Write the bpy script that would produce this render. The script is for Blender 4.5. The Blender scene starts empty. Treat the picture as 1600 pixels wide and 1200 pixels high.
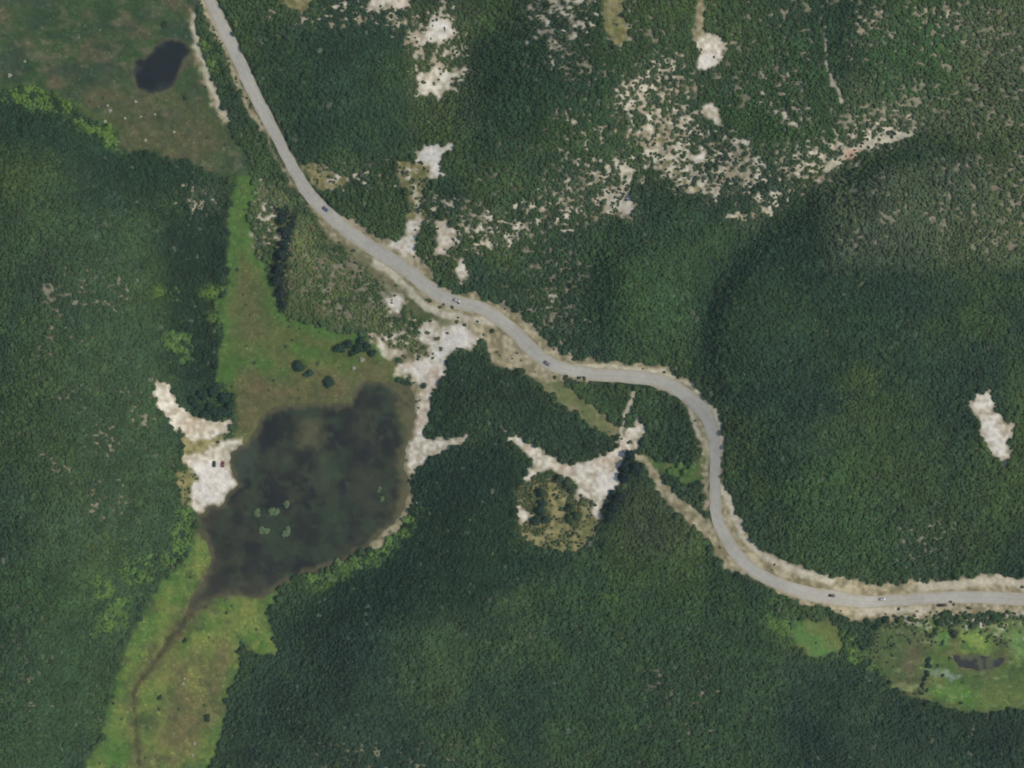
import bpy, bmesh, math, random
import numpy as np
from mathutils import Vector

random.seed(7)
RNG = np.random.default_rng(11)
scene = bpy.context.scene
col = scene.collection

# ------------------------------------------------------------------ camera, sky, sun, exposure
S = 0.4            # metres per photo pixel on the valley floor
H = 1000.0         # flying height above the valley floor
cam_d = bpy.data.cameras.new('camera')
cam = bpy.data.objects.new('camera', cam_d); col.objects.link(cam)
cam.location = (0, 0, H); cam.rotation_euler = (0, 0, 0)
cam_d.sensor_width = 36; cam_d.lens = 36 * H / (1600 * S)
cam_d.clip_start = 10; cam_d.clip_end = 8000
scene.camera = cam

SUN_EL, SUN_AZ = math.radians(50), math.radians(92)      # morning sun, from the east
world = bpy.data.worlds.new('World'); scene.world = world; world.use_nodes = True
wn = world.node_tree; wn.nodes.clear()
sky = wn.nodes.new('ShaderNodeTexSky'); sky.sky_type = 'NISHITA'; sky.sun_disc = False
sky.sun_elevation = SUN_EL; sky.sun_rotation = SUN_AZ
bg = wn.nodes.new('ShaderNodeBackground'); bg.inputs[1].default_value = 0.11
wo = wn.nodes.new('ShaderNodeOutputWorld')
wn.links.new(sky.outputs[0], bg.inputs[0]); wn.links.new(bg.outputs[0], wo.inputs[0])
sun_d = bpy.data.lights.new('sun', 'SUN'); sun_d.energy = 2.3; sun_d.angle = math.radians(0.55)
sun_d.color = (1.0, 0.94, 0.83)
sun = bpy.data.objects.new('sun', sun_d); col.objects.link(sun)
d = Vector((math.sin(SUN_AZ) * math.cos(SUN_EL), math.cos(SUN_AZ) * math.cos(SUN_EL), math.sin(SUN_EL)))
sun.rotation_euler = d.to_track_quat('Z', 'Y').to_euler()
scene.view_settings.view_transform = 'Standard'; scene.view_settings.look = 'None'
scene.view_settings.exposure = 0.15; scene.view_settings.gamma = 1
scene.view_settings.use_curve_mapping = False
scene.cycles.filter_width = 1.8
scene.cycles.max_bounces = 4; scene.cycles.volume_bounces = 0
HAZE = 0.00004

# ------------------------------------------------------------------ helpers
def lin(r, g, b, k=1.0):
    f = lambda c: (c / 255 / 12.92) if c <= 10.3 else ((c / 255 + 0.055) / 1.055) ** 2.4
    return np.array([f(r) * k, f(g) * k, f(b) * k])

def smooth(a, b, x):
    t = np.clip((x - a) / (b - a), 0, 1)
    return t * t * (3 - 2 * t)

def vnoise(u, v, scale, seed, sy=1.0):
    """value noise in 0..1"""
    r = np.random.default_rng(seed)
    N = 256
    lat = r.random((N, N)).astype(np.float32)
    x = u / scale + 1000.37; y = v / (scale * sy) + 1000.71
    xi = np.floor(x).astype(np.int64); yi = np.floor(y).astype(np.int64)
    fx = x - xi; fy = y - yi
    fx = fx * fx * (3 - 2 * fx); fy = fy * fy * (3 - 2 * fy)
    a = lat[yi % N, xi % N]; b = lat[yi % N, (xi + 1) % N]
    c = lat[(yi + 1) % N, xi % N]; e = lat[(yi + 1) % N, (xi + 1) % N]
    return (a * (1 - fx) + b * fx) * (1 - fy) + (c * (1 - fx) + e * fx) * fy

def fbm(u, v, scale, seed, octv=4, sy=1.0):
    t = 0; w = 0; a = 1.0
    for k in range(octv):
        t = t + a * vnoise(u, v, scale / 2 ** k, seed + k * 17, sy); w += a; a *= 0.55
    return t / w

# map lattice, in photo pixels
M = 150; ST = 2.0
gu = np.arange(-M, 1600 + M + 0.1, ST); gv = np.arange(-M, 1200 + M + 0.1, ST)
U, V = np.meshgrid(gu, gv)
WU = U + 9 * (fbm(U, V, 26, 301) - 0.5) * 2 + 9 * (vnoise(U, V, 6, 305) - 0.5)
WV = V + 9 * (fbm(U, V, 26, 311) - 0.5) * 2 + 9 * (vnoise(U, V, 6, 315) - 0.5)

def sdf_poly(pts, uu, vv, closed=True, far=70.0):
    """signed distance (inside positive) to a polygon, or minus distance to a line"""
    P = np.array(pts, float)
    out = np.full(uu.shape, -far)
    x0, y0 = P.min(0) - far; x1, y1 = P.max(0) + far
    sel = (uu > x0) & (uu < x1) & (vv > y0) & (vv < y1)
    x = uu[sel]; y = vv[sel]
    dd = np.full(x.shape, 1e9); ins = np.zeros(x.shape, bool)
    n = len(P)
    for i in range(n if closed else n - 1):
        ax, ay = P[i]; bx, by = P[(i + 1) % n]
        ex, ey = bx - ax, by - ay
        t = np.clip(((x - ax) * ex + (y - ay) * ey) / (ex * ex + ey * ey + 1e-9), 0, 1)
        dd = np.minimum(dd, (x - ax - t * ex) ** 2 + (y - ay - t * ey) ** 2)
        if closed and ay != by:
            c = ((ay > y) != (by > y)) & (x < ex * (y - ay) / ey + ax)
            ins ^= c
    dd = np.sqrt(dd)
    if closed:
        dd = np.where(ins, dd, -dd)
    else:
        dd = -dd
    out[sel] = np.maximum(dd, -far)
    return out

def mask(pts, soft=3.0, warp=True, grow=0.0):
    uu, vv = (WU, WV) if warp else (U, V)
    return smooth(-soft, soft, sdf_poly(pts, uu, vv) + grow)

def line(pts, w, soft=2.0, warp=True, far=70):
    uu, vv = (0.5 * (WU + U), 0.5 * (WV + V)) if warp else (U, V)
    return smooth(-soft, soft, sdf_poly(pts, uu, vv, False, far) + w / 2)

def catmull(pts, step=4.0):
    P = [np.array(p, float) for p in pts]
    P = [2 * P[0] - P[1]] + P + [2 * P[-1] - P[-2]]
    out = []
    for i in range(1, len(P) - 2):
        n = max(2, int(np.linalg.norm(P[i + 1][:2] - P[i][:2]) / step))
        for k in range(n):
            t = k / n
            out.append(0.5 * (2 * P[i] + (P[i + 1] - P[i - 1]) * t + (2 * P[i - 1] - 5 * P[i] + 4 * P[i + 1] - P[i + 2]) * t * t
                              + (3 * P[i] - P[i - 1] - 3 * P[i + 1] + P[i + 2]) * t ** 3))
    out.append(P[-2])
    return np.array(out)

# ------------------------------------------------------------------ traced outlines (photo pixels)
ROAD = [(255, -160, 18), (290, -85, 18), (316, -25, 18), (329, 2, 18), (346, 38, 19), (364, 75, 19), (381, 112, 19), (399, 150, 19), (413, 177, 18), (426, 202, 17),
        (438, 225, 16), (451, 250, 17), (466, 276, 18), (479, 298, 19), (504, 326, 20), (532, 351, 20), (566, 377, 21), (602, 400, 22),
        (640, 425, 22), (669, 449, 22), (705, 470, 22), (750, 481, 19), (775, 495, 19), (800, 515, 20), (825, 540, 21), (850, 562, 21),
        (877, 575, 19), (925, 585, 19), (975, 588, 20), (1020, 593, 21), (1052, 605, 21), (1075, 620, 21), (1094, 638, 21), (1110, 663, 19), (1117, 700, 17),
        (1117, 750, 16), (1119, 800, 18), (1126, 825, 18), (1140, 850, 19), (1160, 876, 19), (1190, 899, 18), (1250, 924, 20),
        (1300, 933, 22), (1350, 940, 19), (1400, 938, 18), (1450, 935, 18), (1500, 933, 18), (1550, 934, 19), (1600, 937, 19), (1680, 946, 19), (1760, 956, 19)]
road_c = catmull(ROAD, 4.0)
ROADL = [tuple(p[:2]) for p in ROAD]
POND = [(440, 634), (480, 630), (520, 632), (548, 630), (553, 608), (568, 598), (600, 598), (616, 596), (638, 604), (648, 622), (647, 650), (640, 680), (632, 700),
        (630, 730), (638, 745), (638, 770), (628, 800), (612, 822), (590, 842), (570, 856), (540, 874), (505, 888), (470, 900), (438, 914), (412, 934),
        (370, 929), (335, 934), (316, 946), (300, 958), (294, 948), (310, 920), (322, 895), (330, 870), (322, 850), (312, 832), (308, 806),
        (325, 797), (348, 791), (352, 775), (372, 757), (368, 745), (360, 730), (359, 710), (370, 700), (386, 694), (396, 680), (405, 658), (420, 643)]
POOL = [(243, 72), (258, 62), (280, 61), (292, 70), (300, 80), (288, 94), (279, 120), (266, 138), (250, 146), (230, 147), (215, 138), (208, 115), (212, 96), (234, 86)]
SEEP = [(1488, 1024), (1530, 1026), (1572, 1031), (1560, 1041), (1530, 1048), (1500, 1040)]
CREEK = [(318, 935, 13), (300, 954, 10), (286, 976, 8), (266, 1000, 8), (250, 1022, 7), (232, 1046, 6), (216, 1066, 6), (209, 1084, 5), (206, 1100, 5), (213, 1124, 4), (214, 1160, 4), (219, 1200, 5), (222, 1260, 5), (226, 1350, 5)]
MEADOW = [(370, 275), (395, 270), (402, 300), (390, 330), (392, 360), (398, 395), (420, 425), (428, 470), (440, 490), (470, 500), (500, 515), (560, 525), (590, 535),
          (612, 560), (628, 590), (600, 606), (560, 612), (548, 636), (480, 636), (440, 640), (410, 665), (397, 692), (372, 690), (370, 650), (374, 620), (352, 600), (336, 595),
          (346, 550), (345, 500), (340, 470), (358, 440), (357, 400), (362, 370), (360, 330)]
MARSH_NW = [(-190, -190), (312, -190), (306, 0), (300, 60), (315, 100), (335, 150), (365, 210), (392, 260), (395, 285), (368, 278), (340, 275), (320, 265), (290, 245), (215, 240),
            (185, 230), (180, 205), (150, 188), (115, 162), (90, 148), (45, 133), (0, 140), (-190, 150)]
MARSH_SW = [(308, 830), (298, 860), (280, 885), (262, 905), (240, 930), (226, 962), (205, 1005), (186, 1030), (177, 1075), (166, 1120), (156, 1165), (130, 1205), (90, 1370), (320, 1370),
            (331, 1200), (340, 1150), (355, 1110), (368, 1060), (378, 1025), (372, 1000), (400, 1025), (435, 1022), (435, 1008), (424, 990), (412, 962), (436, 925), (455, 905), (400, 880), (340, 860)]
MARSH_SE = [(1372, 985), (1395, 972), (1420, 978), (1450, 962), (1470, 975), (1482, 990), (1505, 978), (1530, 985), (1560, 968), (1600, 962), (1790, 950), (1790, 1110), (1600, 1108), (1580, 1100), (1550, 1110), (1500, 1115), (1480, 1105), (1450, 1095),
            (1420, 1085), (1395, 1070), (1382, 1050), (1372, 1037), (1342, 1025), (1335, 1015), (1360, 1010)]
GLADE = [(1240, 975), (1260, 965), (1300, 965), (1310, 980), (1312, 1010), (1300, 1025), (1270, 1032), (1250, 1015), (1235, 990)]
GLADE2 = [(1002, 703), (1020, 712), (1045, 722), (1075, 720), (1095, 715), (1098, 690), (1104, 700), (1104, 745), (1080, 758), (1060, 752), (1040, 740), (1022, 728)]
SAND = {
 'clearing': [(787, 670), (800, 679), (815, 684), (835, 693), (850, 702), (864, 714), (885, 720), (915, 722), (945, 717), (960, 706), (970, 695), (978, 680), (985, 665), (997, 648), (1003, 660),
     (1008, 675), (1003, 688), (990, 698), (980, 706), (970, 718), (964, 735), (966, 755), (964, 768), (950, 776), (942, 788), (937, 808), (930, 802), (930, 782), (915, 777), (900, 776),
     (898, 755), (893, 748), (880, 742), (870, 735), (855, 733), (841, 738), (838, 752), (822, 755), (822, 742), (834, 728), (828, 715), (815, 701), (800, 690)],
 'pocket': [(809, 785), (818, 785), (832, 798), (828, 812), (815, 815), (806, 800)],
 'shore': [(660, 512), (680, 503), (700, 508), (720, 512), (742, 530), (738, 545), (720, 545), (705, 552), (692, 566), (690, 580), (690, 600), (682, 609), (672, 602), (655, 598), (640, 590),
     (622, 585), (622, 575), (635, 565), (655, 560), (672, 558), (675, 545), (660, 535), (655, 522)],
 'arm': [(576, 520), (595, 530), (610, 543), (634, 545), (630, 555), (610, 558), (592, 546), (585, 532)],
 'disc': [(605, 472), (613, 464), (627, 463), (633, 475), (627, 485), (621, 493), (611, 486)],
 'strand': [(672, 598), (678, 618), (669, 640), (663, 660), (663, 680), (682, 688), (705, 690), (730, 684), (716, 697), (690, 703), (669, 708), (665, 720), (650, 727), (643, 737), (638, 720), (631, 702),
     (645, 690), (650, 670), (652, 640), (660, 615)],
 'hook': [(249, 600), (262, 608), (270, 625), (284, 642), (294, 655), (312, 661), (345, 660), (361, 664), (358, 672), (332, 676), (320, 682), (296, 682), (280, 670), (269, 655), (257, 640), (249, 620)],
 'beach': [(288, 712), (300, 710), (320, 711), (330, 702), (347, 690), (365, 682), (381, 680), (383, 694), (368, 701), (359, 710), (359, 730), (367, 745), (372, 756), (360, 768), (351, 776), (348, 791), (325, 797),
     (309, 802), (300, 786), (297, 765), (311, 752), (305, 740), (291, 726)],
 'north_a': [(668, 32), (690, 27), (705, 38), (710, 58), (690, 65), (665, 68), (640, 67), (633, 73), (638, 60), (655, 54), (668, 48)],
 'north_b': [(650, 115), (675, 110), (690, 99), (706, 117), (734, 104), (728, 115), (711, 125), (708, 138), (695, 145), (685, 159), (672, 150), (650, 146)],
 'north_c': [(640, 247), (652, 230), (680, 225), (700, 221), (710, 230), (696, 238), (691, 255), (697, 276), (685, 281), (672, 272), (668, 256), (645, 253)],
 'turnout': [(602, 386), (625, 375), (640, 355), (650, 338), (658, 345), (649, 370), (646, 398), (630, 402)],
 'north_e': [(675, 350), (690, 345), (705, 354), (710, 368), (719, 380), (705, 386), (695, 401), (685, 396), (678, 370)],
 'north_f': [(717, 408), (729, 420), (733, 431), (722, 443), (712, 430)],
 'top': [(560, -30), (640, -30), (640, 4), (622, 12), (592, 9), (580, 16), (578, 4)],
 'square': [(1090, 60), (1115, 55), (1130, 60), (1140, 67), (1128, 78), (1127, 96), (1110, 104), (1088, 103), (1090, 85)],
 'hill_a': [(1098, 168), (1112, 163), (1130, 173), (1129, 200), (1119, 192), (1100, 182)],
 'hill_b': [(1083, 242), (1104, 238), (1109, 250), (1090, 258)],
 'hill_c': [(942, 305), (975, 300), (993, 315), (988, 333), (968, 340), (948, 330)],
 'scar': [(1525, 615), (1545, 611), (1555, 625), (1553, 645), (1566, 655), (1579, 660), (1581, 682), (1570, 692), (1582, 716), (1570, 729), (1560, 718), (1550, 702), (1536, 692), (1530, 665), (1522, 645), (1518, 630)],
}
WHITE = [[(938, 738), (955, 738), (965, 752), (962, 767), (945, 775), (934, 758)], [(1090, 86), (1127, 84), (1126, 95), (1110, 104), (1088, 103)], [(675, 36), (703, 38), (707, 56), (680, 60)],
         [(300, 725), (350, 728), (368, 748), (348, 770), (345, 788), (318, 790), (302, 770)], [(690, 515), (720, 516), (738, 534), (715, 540), (690, 560), (640, 582), (660, 595), (676, 570), (684, 545)],
         [(655, 233), (690, 228), (700, 226), (690, 240), (688, 270), (676, 270), (676, 250), (648, 250)], [(606, 470), (632, 468), (621, 490)], [(1535, 650), (1548, 655), (1562, 680), (1566, 712), (1553, 696), (1540, 680)]]
TAN = {   # dry ground, verges and olive grass
 'verge_e': [(1124, 735), (1135, 765), (1148, 795), (1155, 815), (1170, 840), (1185, 857), (1200, 866), (1225, 878), (1255, 893), (1300, 905), (1345, 912), (1390, 914), (1440, 911), (1490, 906),
     (1530, 900), (1560, 899), (1590, 905), (1790, 930), (1790, 960), (1620, 956), (1560, 950), (1500, 956), (1450, 961), (1390, 966), (1345, 963), (1290, 949), (1240, 931), (1185, 907), (1145, 889), (1120, 862),
     (1103, 832), (1112, 815), (1120, 790)],
 'verge_w': [(480, 322), (498, 342), (525, 370), (558, 402), (584, 424), (606, 446), (600, 462), (626, 462), (645, 484), (668, 500), (700, 510), (738, 520), (760, 530), (772, 556), (790, 578), (812, 582), (835, 590), (852, 594), (880, 594), (905, 600), (925, 592), (850, 560), (800, 515), (705, 470),
     (640, 425), (566, 377), (515, 335)],
 'patch_n': [(520, 338), (545, 345), (575, 358), (592, 374), (625, 382), (648, 400), (668, 425), (690, 455), (740, 465), (790, 478), (815, 498), (835, 520), (862, 545), (890, 564), (960, 570), (1040, 577), (1075, 598), (1105, 628), (1125, 660), (1131, 700), (1126, 722),
     (1117, 700), (1094, 638), (1020, 593), (925, 585), (850, 562), (800, 515), (705, 470), (602, 400)],
 'inner_bend': [(1063, 625), (1074, 640), (1082, 660), (1090, 690), (1100, 720), (1100, 790), (1110, 800), (1112, 690), (1094, 640)],
 'drive': [(988, 700), (1005, 712), (1028, 740), (1050, 768), (1078, 795), (1102, 812), (1112, 822), (1116, 845), (1100, 840), (1085, 822), (1062, 800), (1040, 778), (1020, 750), (1000, 722), (985, 710)],
 'strip': [(838, 590), (870, 598), (912, 632), (945, 652), (964, 672), (958, 682), (930, 668), (898, 642), (858, 608)],
 'yard': [(814, 830), (842, 836), (858, 828), (860, 790), (856, 758), (874, 748), (884, 765), (882, 800), (888, 828), (904, 826), (912, 800), (918, 786), (937, 806), (927, 830), (915, 850), (900, 866), (880, 860), (860, 856), (830, 850), (815, 842)],
 'bank_w': [(290, 680), (345, 684), (350, 698), (325, 706), (310, 713), (290, 711)],
 'bank_w2': [(277, 738), (298, 735), (313, 752), (298, 768), (302, 790), (285, 790), (278, 765)],
 'north_tan': [(618, 254), (668, 254), (672, 278), (662, 300), (670, 330), (660, 350), (640, 345), (640, 300), (625, 280)],
 'north_top': [(410, -40), (440, -30), (480, -30), (495, 5), (475, 18), (450, 10)],
 'tan_k': [(947, -30), (970, -20), (972, 20), (986, 45), (986, 68), (965, 79), (955, 60), (943, 40)],
 'tan_k2': [(1086, -20), (1097, -20), (1100, 60), (1088, 62)],
 'tan_l': [(1010, 193), (1025, 203), (1042, 240), (1060, 262), (1080, 290), (1090, 300), (1075, 302), (1045, 279), (1025, 266), (1029, 243)],
 'shoulder_nw': [(305, -10), (325, -10), (352, 70), (385, 150), (440, 258), (470, 300), (455, 290), (415, 215), (380, 160), (345, 80)],
 'verge_ne': [(470, 255), (500, 262), (540, 270), (540, 285), (510, 300), (490, 290)],
 'head': [(640, 548), (672, 545), (676, 562), (650, 562), (630, 570), (632, 552)],
 'rim_e': [(645, 600), (660, 612), (652, 650), (640, 690), (640, 740), (640, 790), (620, 826), (600, 846), (585, 856), (575, 850), (610, 815), (625, 780), (624, 730), (628, 690), (640, 650)],
 'shore_path': [(298, 20), (304, 55), (310, 78), (320, 102), (332, 128), (340, 150), (358, 190), (352, 192), (330, 148), (318, 128), (308, 96), (300, 72), (295, 40)],
}
PALEPATH = [([(303, 25), (304, 55), (309, 76), (318, 96), (325, 122), (332, 140), (345, 165), (356, 186)], 6), ([(992, 610), (981, 632), (975, 652), (971, 680), (962, 692)], 4.5),
            ([(585, 410), (605, 422), (622, 436), (640, 456), (655, 472), (690, 491), (730, 499), (770, 505)], 9), ([(648, 290), (652, 318), (655, 350)], 7), ([(1074, 640), (1082, 655), (1089, 680)], 5),
            ([(1130, 760), (1146, 800), (1160, 838), (1190, 866), (1240, 892), (1300, 908)], 9), ([(1340, 955), (1400, 955), (1450, 950)], 9), ([(1440, 917), (1500, 912), (1560, 905), (1620, 918)], 12),
            ([(900, 572), (960, 574), (1040, 582), (1080, 604), (1110, 630), (1126, 668), (1129, 705)], 4), ([(1291, 40), (1289, 100), (1297, 120), (1308, 140), (1316, 158)], 3),
            ([(1290, 262), (1312, 250), (1335, 232), (1370, 220), (1420, 210)], 11), ([(600, 598), (606, 620), (607, 665)], 2)]
SPECK = [([(1110, -20), (1660, -20), (1660, 260), (1420, 200), (1200, 230), (1110, 130)], .13, 10), ([(830, -20), (1090, -20), (1090, 60), (990, 130), (880, 140)], .16, 10), ([(1460, 240), (1660, 220), (1660, 400), (1440, 400)], .19, 11), ([(850, 140), (990, 150), (980, 300), (850, 300)], .15, 9), ([(715, 300), (930, 400), (920, 540), (840, 520), (760, 470)], .18, 8),
   # broken ground: outline, share of bare sand, size
 ([(975, 140), (1000, 112), (1060, 92), (1085, 110), (1078, 160), (1085, 215), (1120, 240), (1180, 245), (1190, 275), (1110, 310), (1060, 292), (1020, 262), (985, 215), (960, 160)], .54, 9),
 ([(1085, 190), (1200, 240), (1300, 215), (1420, 180), (1440, 205), (1330, 262), (1290, 285), (1200, 275), (1130, 285), (1090, 250)], .40, 9),
 ([(850, 296), (940, 245), (1000, 255), (1000, 340), (930, 340), (880, 352), (840, 335)], .45, 10),
 ([(735, 330), (850, 308), (835, 372), (760, 395), (720, 420), (735, 370)], .33, 9), ([(845, 450), (905, 455), (915, 525), (890, 545), (850, 520)], .28, 9),
 ([(640, 150), (735, 150), (728, 100), (735, 60), (715, 10), (640, 20), (620, 70), (650, 100)], .24, 9), ([(1140, 335), (1225, 285), (1262, 290), (1230, 320), (1170, 355)], .42, 11),
 ([(1205, 90), (1255, 120), (1262, 195), (1200, 190), (1185, 130)], .33, 11), ([(1340, 20), (1390, 0), (1385, 30), (1345, 75), (1325, 95)], .35, 10), ([(830, -20), (925, -20), (910, 40), (875, 85), (880, 105), (830, 60)], .42, 11),
 ([(1440, 20), (1500, 15), (1500, 30), (1440, 28)], .4, 8), ([(870, 165), (950, 165), (945, 280), (880, 260)], .22, 10), ([(1260, 290), (1480, 250), (1640, 240), (1640, 400), (1500, 370), (1300, 410)], .19, 9),
 ([(1330, 130), (1480, 120), (1640, 100), (1640, 200), (1400, 200), (1310, 180)], .20, 9), ([(1470, 0), (1650, 0), (1650, 110), (1500, 110)], .20, 9),
 ([(1350, 805), (1490, 800), (1510, 860), (1490, 890), (1400, 905), (1400, 860)], .16, 8), ([(70, 410), (215, 405), (215, 470), (130, 560), (60, 560)], .17, 9), ([(130, 760), (205, 750), (205, 815), (135, 812)], .2, 7),
 ([(280, 300), (345, 295), (340, 325), (290, 330)], .4, 10), ([(400, 290), (445, 300), (440, 370), (400, 390)], .35, 10), ([(440, 395), (560, 400), (640, 460), (640, 530), (560, 510), (450, 450)], .15, 9),
 ([(480, 260), (560, 255), (660, 270), (640, 300), (500, 300)], .25, 10), ([(400, 20), (480, 0), (640, 0), (640, 40), (520, 40), (430, 60)], .22, 9), ([(1010, 1060), (1110, 1020), (1120, 1170), (1060, 1170)], .12, 8),
 ([(980, 1005), (1090, 1005), (1070, 1070), (1000, 1065)], .10, 8), ([(40, 600), (240, 600), (250, 700), (100, 760), (40, 720)], .08, 8), ([(660, 300), (740, 300), (730, 440), (690, 430), (660, 400)], .28, 9),
 ([(740, 230), (850, 190), (850, 310), (740, 320)], .12, 9), ([(-20, 1000), (60, 980), (70, 1100), (-20, 1130)], .12, 8), ([(480, 1150), (760, 1140), (760, 1220), (470, 1220)], .12, 8), ([(500, 470), (570, 480), (640, 520), (600, 535), (530, 505)], .18, 9),
 ([(580, 490), (660, 500), (660, 555), (590, 530)], .25, 9), ([(1380, 955), (1600, 945), (1640, 985), (1480, 990), (1400, 985)], .28, 9), ([(1420, 330), (1580, 330), (1580, 400), (1430, 400)], .1, 9)]

def boxblur(a, r, n=3):
    for _ in range(n):
        for ax in (0, 1):
            p = np.pad(a, [(r + 1, r) if k == ax else (0, 0) for k in (0, 1)], mode='edge')
            c = np.cumsum(p, axis=ax)
            a = (np.take(c, range(2 * r + 1, c.shape[ax]), ax) - np.take(c, range(0, c.shape[ax] - 2 * r - 1), ax)) / (2 * r + 1)
    return a

# ------------------------------------------------------------------ fields on the lattice
pond_s = sdf_poly(POND, 0.5 * (U + WU), 0.5 * (V + WV), far=140); pool_s = sdf_poly(POOL, 0.4 * WU + 0.6 * U, 0.4 * WV + 0.6 * V)
seep_s = sdf_poly(SEEP, 0.5 * (U + WU), 0.5 * (V + WV))
creek_c = catmull(CREEK, 6)
creek_s = np.full(U.shape, -70.0)
for a, b in zip(creek_c[:-1:2], creek_c[2::2]):
    creek_s = np.maximum(creek_s, sdf_poly([a[:2], b[:2]], 0.5 * (U + WU), 0.5 * (V + WV), False) + 0.25 * (a[2] + b[2]))
road_d = -sdf_poly([tuple(p[:2]) for p in road_c[::3]] + [tuple(road_c[-1][:2])], U, V, False, far=200)
m_pond = smooth(-1, 1, pond_s); m_pool = smooth(-1, 1, pool_s); m_seep = smooth(-1, 1, seep_s)
m_mead = mask(MEADOW); m_nw = mask(MARSH_NW, 4); m_sw = mask(MARSH_SW, 4); m_se = mask(MARSH_SE, 4)
m_gl = np.maximum(mask(GLADE, 5), mask(GLADE2, 4))
m_sand = np.zeros(U.shape); sand_of = {}
for k, p in SAND.items():
    sand_of[k] = mask(p, 3.2, grow={'hook': 4, 'strand': 2.5, 'arm': 2, 'shore': 1.5, 'scar': 1}.get(k, 0)); m_sand = np.maximum(m_sand, sand_of[k])
m_tan = np.zeros(U.shape)
for k, p in TAN.items():
    m_tan = np.maximum(m_tan, mask(p, 3.0, grow=3.0 if k in ('verge_e', 'verge_w', 'patch_n', 'rim_e', 'drive', 'strip') else 0.0))
m_white = np.zeros(U.shape)
for p in WHITE: m_white = np.maximum(m_white, mask(p, 4.0))
m_pale = np.zeros(U.shape)
for p, w in PALEPATH: m_pale = np.maximum(m_pale, line(p, w))
m_speck = np.zeros(U.shape); m_speckzone = np.zeros(U.shape)
for i, (p, share, size) in enumerate(SPECK):
    z = smooth(-45, 20, sdf_poly(p, WU, WV))
    n = 0.62 * vnoise(U, V, size * .62, 700 + i, 0.85) + 0.30 * vnoise(U, V, size * 0.36, 800 + i, 0.9) + 0.30 * (fbm(U, V, 45, 900 + i, 2) - 0.5) + 0.08
    q = np.quantile(n[::4, ::4], 1 - share)
    th = q + (1 - z) * 0.5
    m_speck = np.maximum(m_speck, (1 if share > .2 else .8) * smooth(-0.07, 0.05, n - th)); m_speckzone = np.maximum(m_speckzone, z * share * 2)
dots = vnoise(U, V, 5.5, 77) * 0.7 + vnoise(U, V, 60, 78) * 0.3            # odd bare spots anywhere in the woods
m_speck = np.maximum(m_speck, 0.7 * smooth(0.86, 0.93, dots))

# heights: wooded hills round a flat valley
flat = np.maximum.reduce([m_pond, m_pool, m_mead, m_nw, m_sw, m_se])
low = np.minimum.reduce([np.maximum(-pond_s, 0), np.maximum(-sdf_poly(MEADOW, U, V, far=140), 0), np.maximum(-sdf_poly(MARSH_NW, U, V, far=140), 0),
                         np.maximum(-sdf_poly(MARSH_SW, U, V, far=140), 0), np.maximum(-sdf_poly(MARSH_SE, U, V, far=140), 0)])
HILLS = [  # (u, v, long radius, short radius, angle deg, metres)
 (1010, 60, 260, 110, -45, 12), (1330, 90, 170, 70, -60, 9), (1540, 330, 260, 140, 10, 20), (1420, 620, 260, 150, 30, 16), (1000, 420, 150, 60, -50, 8), (830, 180, 190, 100, -60, 4),
 (560, 150, 110, 90, 60, 5), (940, 1060, 340, 190, -15, 9), (640, 1000, 220, 120, -30, 2), (90, 520, 130, 300, 0, 18), (60, 950, 110, 200, 10, 12), (1170, 480, 170, 60, -55, -4), (1310, 290, 140, 40, -40, -5),
 (1296, 60, 100, 40, 80, -1.5), (760, 60, 150, 30, -50, -4), (1230, 700, 160, 90, 60, 8), (1130, 1120, 150, 100, 0, 6), (1500, 1180, 200, 80, 0, 8), (700, 640, 60, 45, 0, 2), (870, 650, 80, 40, 30, 2)]
Z = np.zeros(U.shape)
for (hu, hv, ra, rb, ang, amp) in HILLS:
    c, s_ = math.cos(math.radians(ang)), math.sin(math.radians(ang))
    x = (U - hu) * c + (V - hv) * s_; y = -(U - hu) * s_ + (V - hv) * c
    Z += 1.6 * amp * np.exp(-0.5 * ((x / ra) ** 2 + (y / rb) ** 2))
SCARPS = [  # valley line (walked with the high ground on its right-hand side in the photo), width px, metres
 ([(1440, 205), (1345, 235), (1280, 268), (1240, 305), (1180, 350), (1125, 405), (1092, 470), (1075, 540), (1068, 640)], 62, 13), ([(1310, -30), (1291, 50), (1289, 100), (1300, 130), (1322, 160)], 60, 2.5),
 ([(900, -30), (810, 50), (745, 110), (722, 200), (705, 320)], 130, 2.5), ([(905, 400), (922, 480), (925, 560)], 60, 7), ([(335, 1080), (332, 1200)], 60, 1),
 ([(1215, 930), (1225, 1050), (1215, 1230)], 110, 9),  ([(1125, 640), (1150, 790), (1260, 900)], 110, 6),
 ([(1460, 450), (1440, 640), (1520, 830)], 140, 8), ([(560, 1230), (640, 1130), (760, 1080)], 90, 7)]
for pts, w_, amp in SCARPS:
    rise = np.zeros(U.shape); best = np.full(U.shape, 1e9); run = 0.0
    total = sum(math.dist(p, q) for p, q in zip(pts, pts[1:]))
    for (ax, ay), (bx, by) in zip(pts, pts[1:]):
        ex, ey = bx - ax, by - ay; L2 = ex * ex + ey * ey
        t = np.clip(((U - ax) * ex + (V - ay) * ey) / L2, 0, 1)
        dist = np.hypot(U - ax - t * ex, V - ay - t * ey)
        side = (U - ax) * (-ey) + (V - ay) * ex          # photo pixels run downwards: negative is on the right of a line walked down the picture
        s_ = (run + t * math.sqrt(L2)) / total; run += math.sqrt(L2); end = smooth(0, .16, s_) * smooth(1, .72, s_)
        hgt = np.where(side < 0, amp * end * smooth(0, w_, dist) * smooth(3.6 * w_, 1.1 * w_, dist), 0)
        rise = np.where(dist < best, hgt, rise); best = np.minimum(best, dist)
    Z += boxblur(rise, 3, 2) * smooth(0, 60, low)
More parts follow.
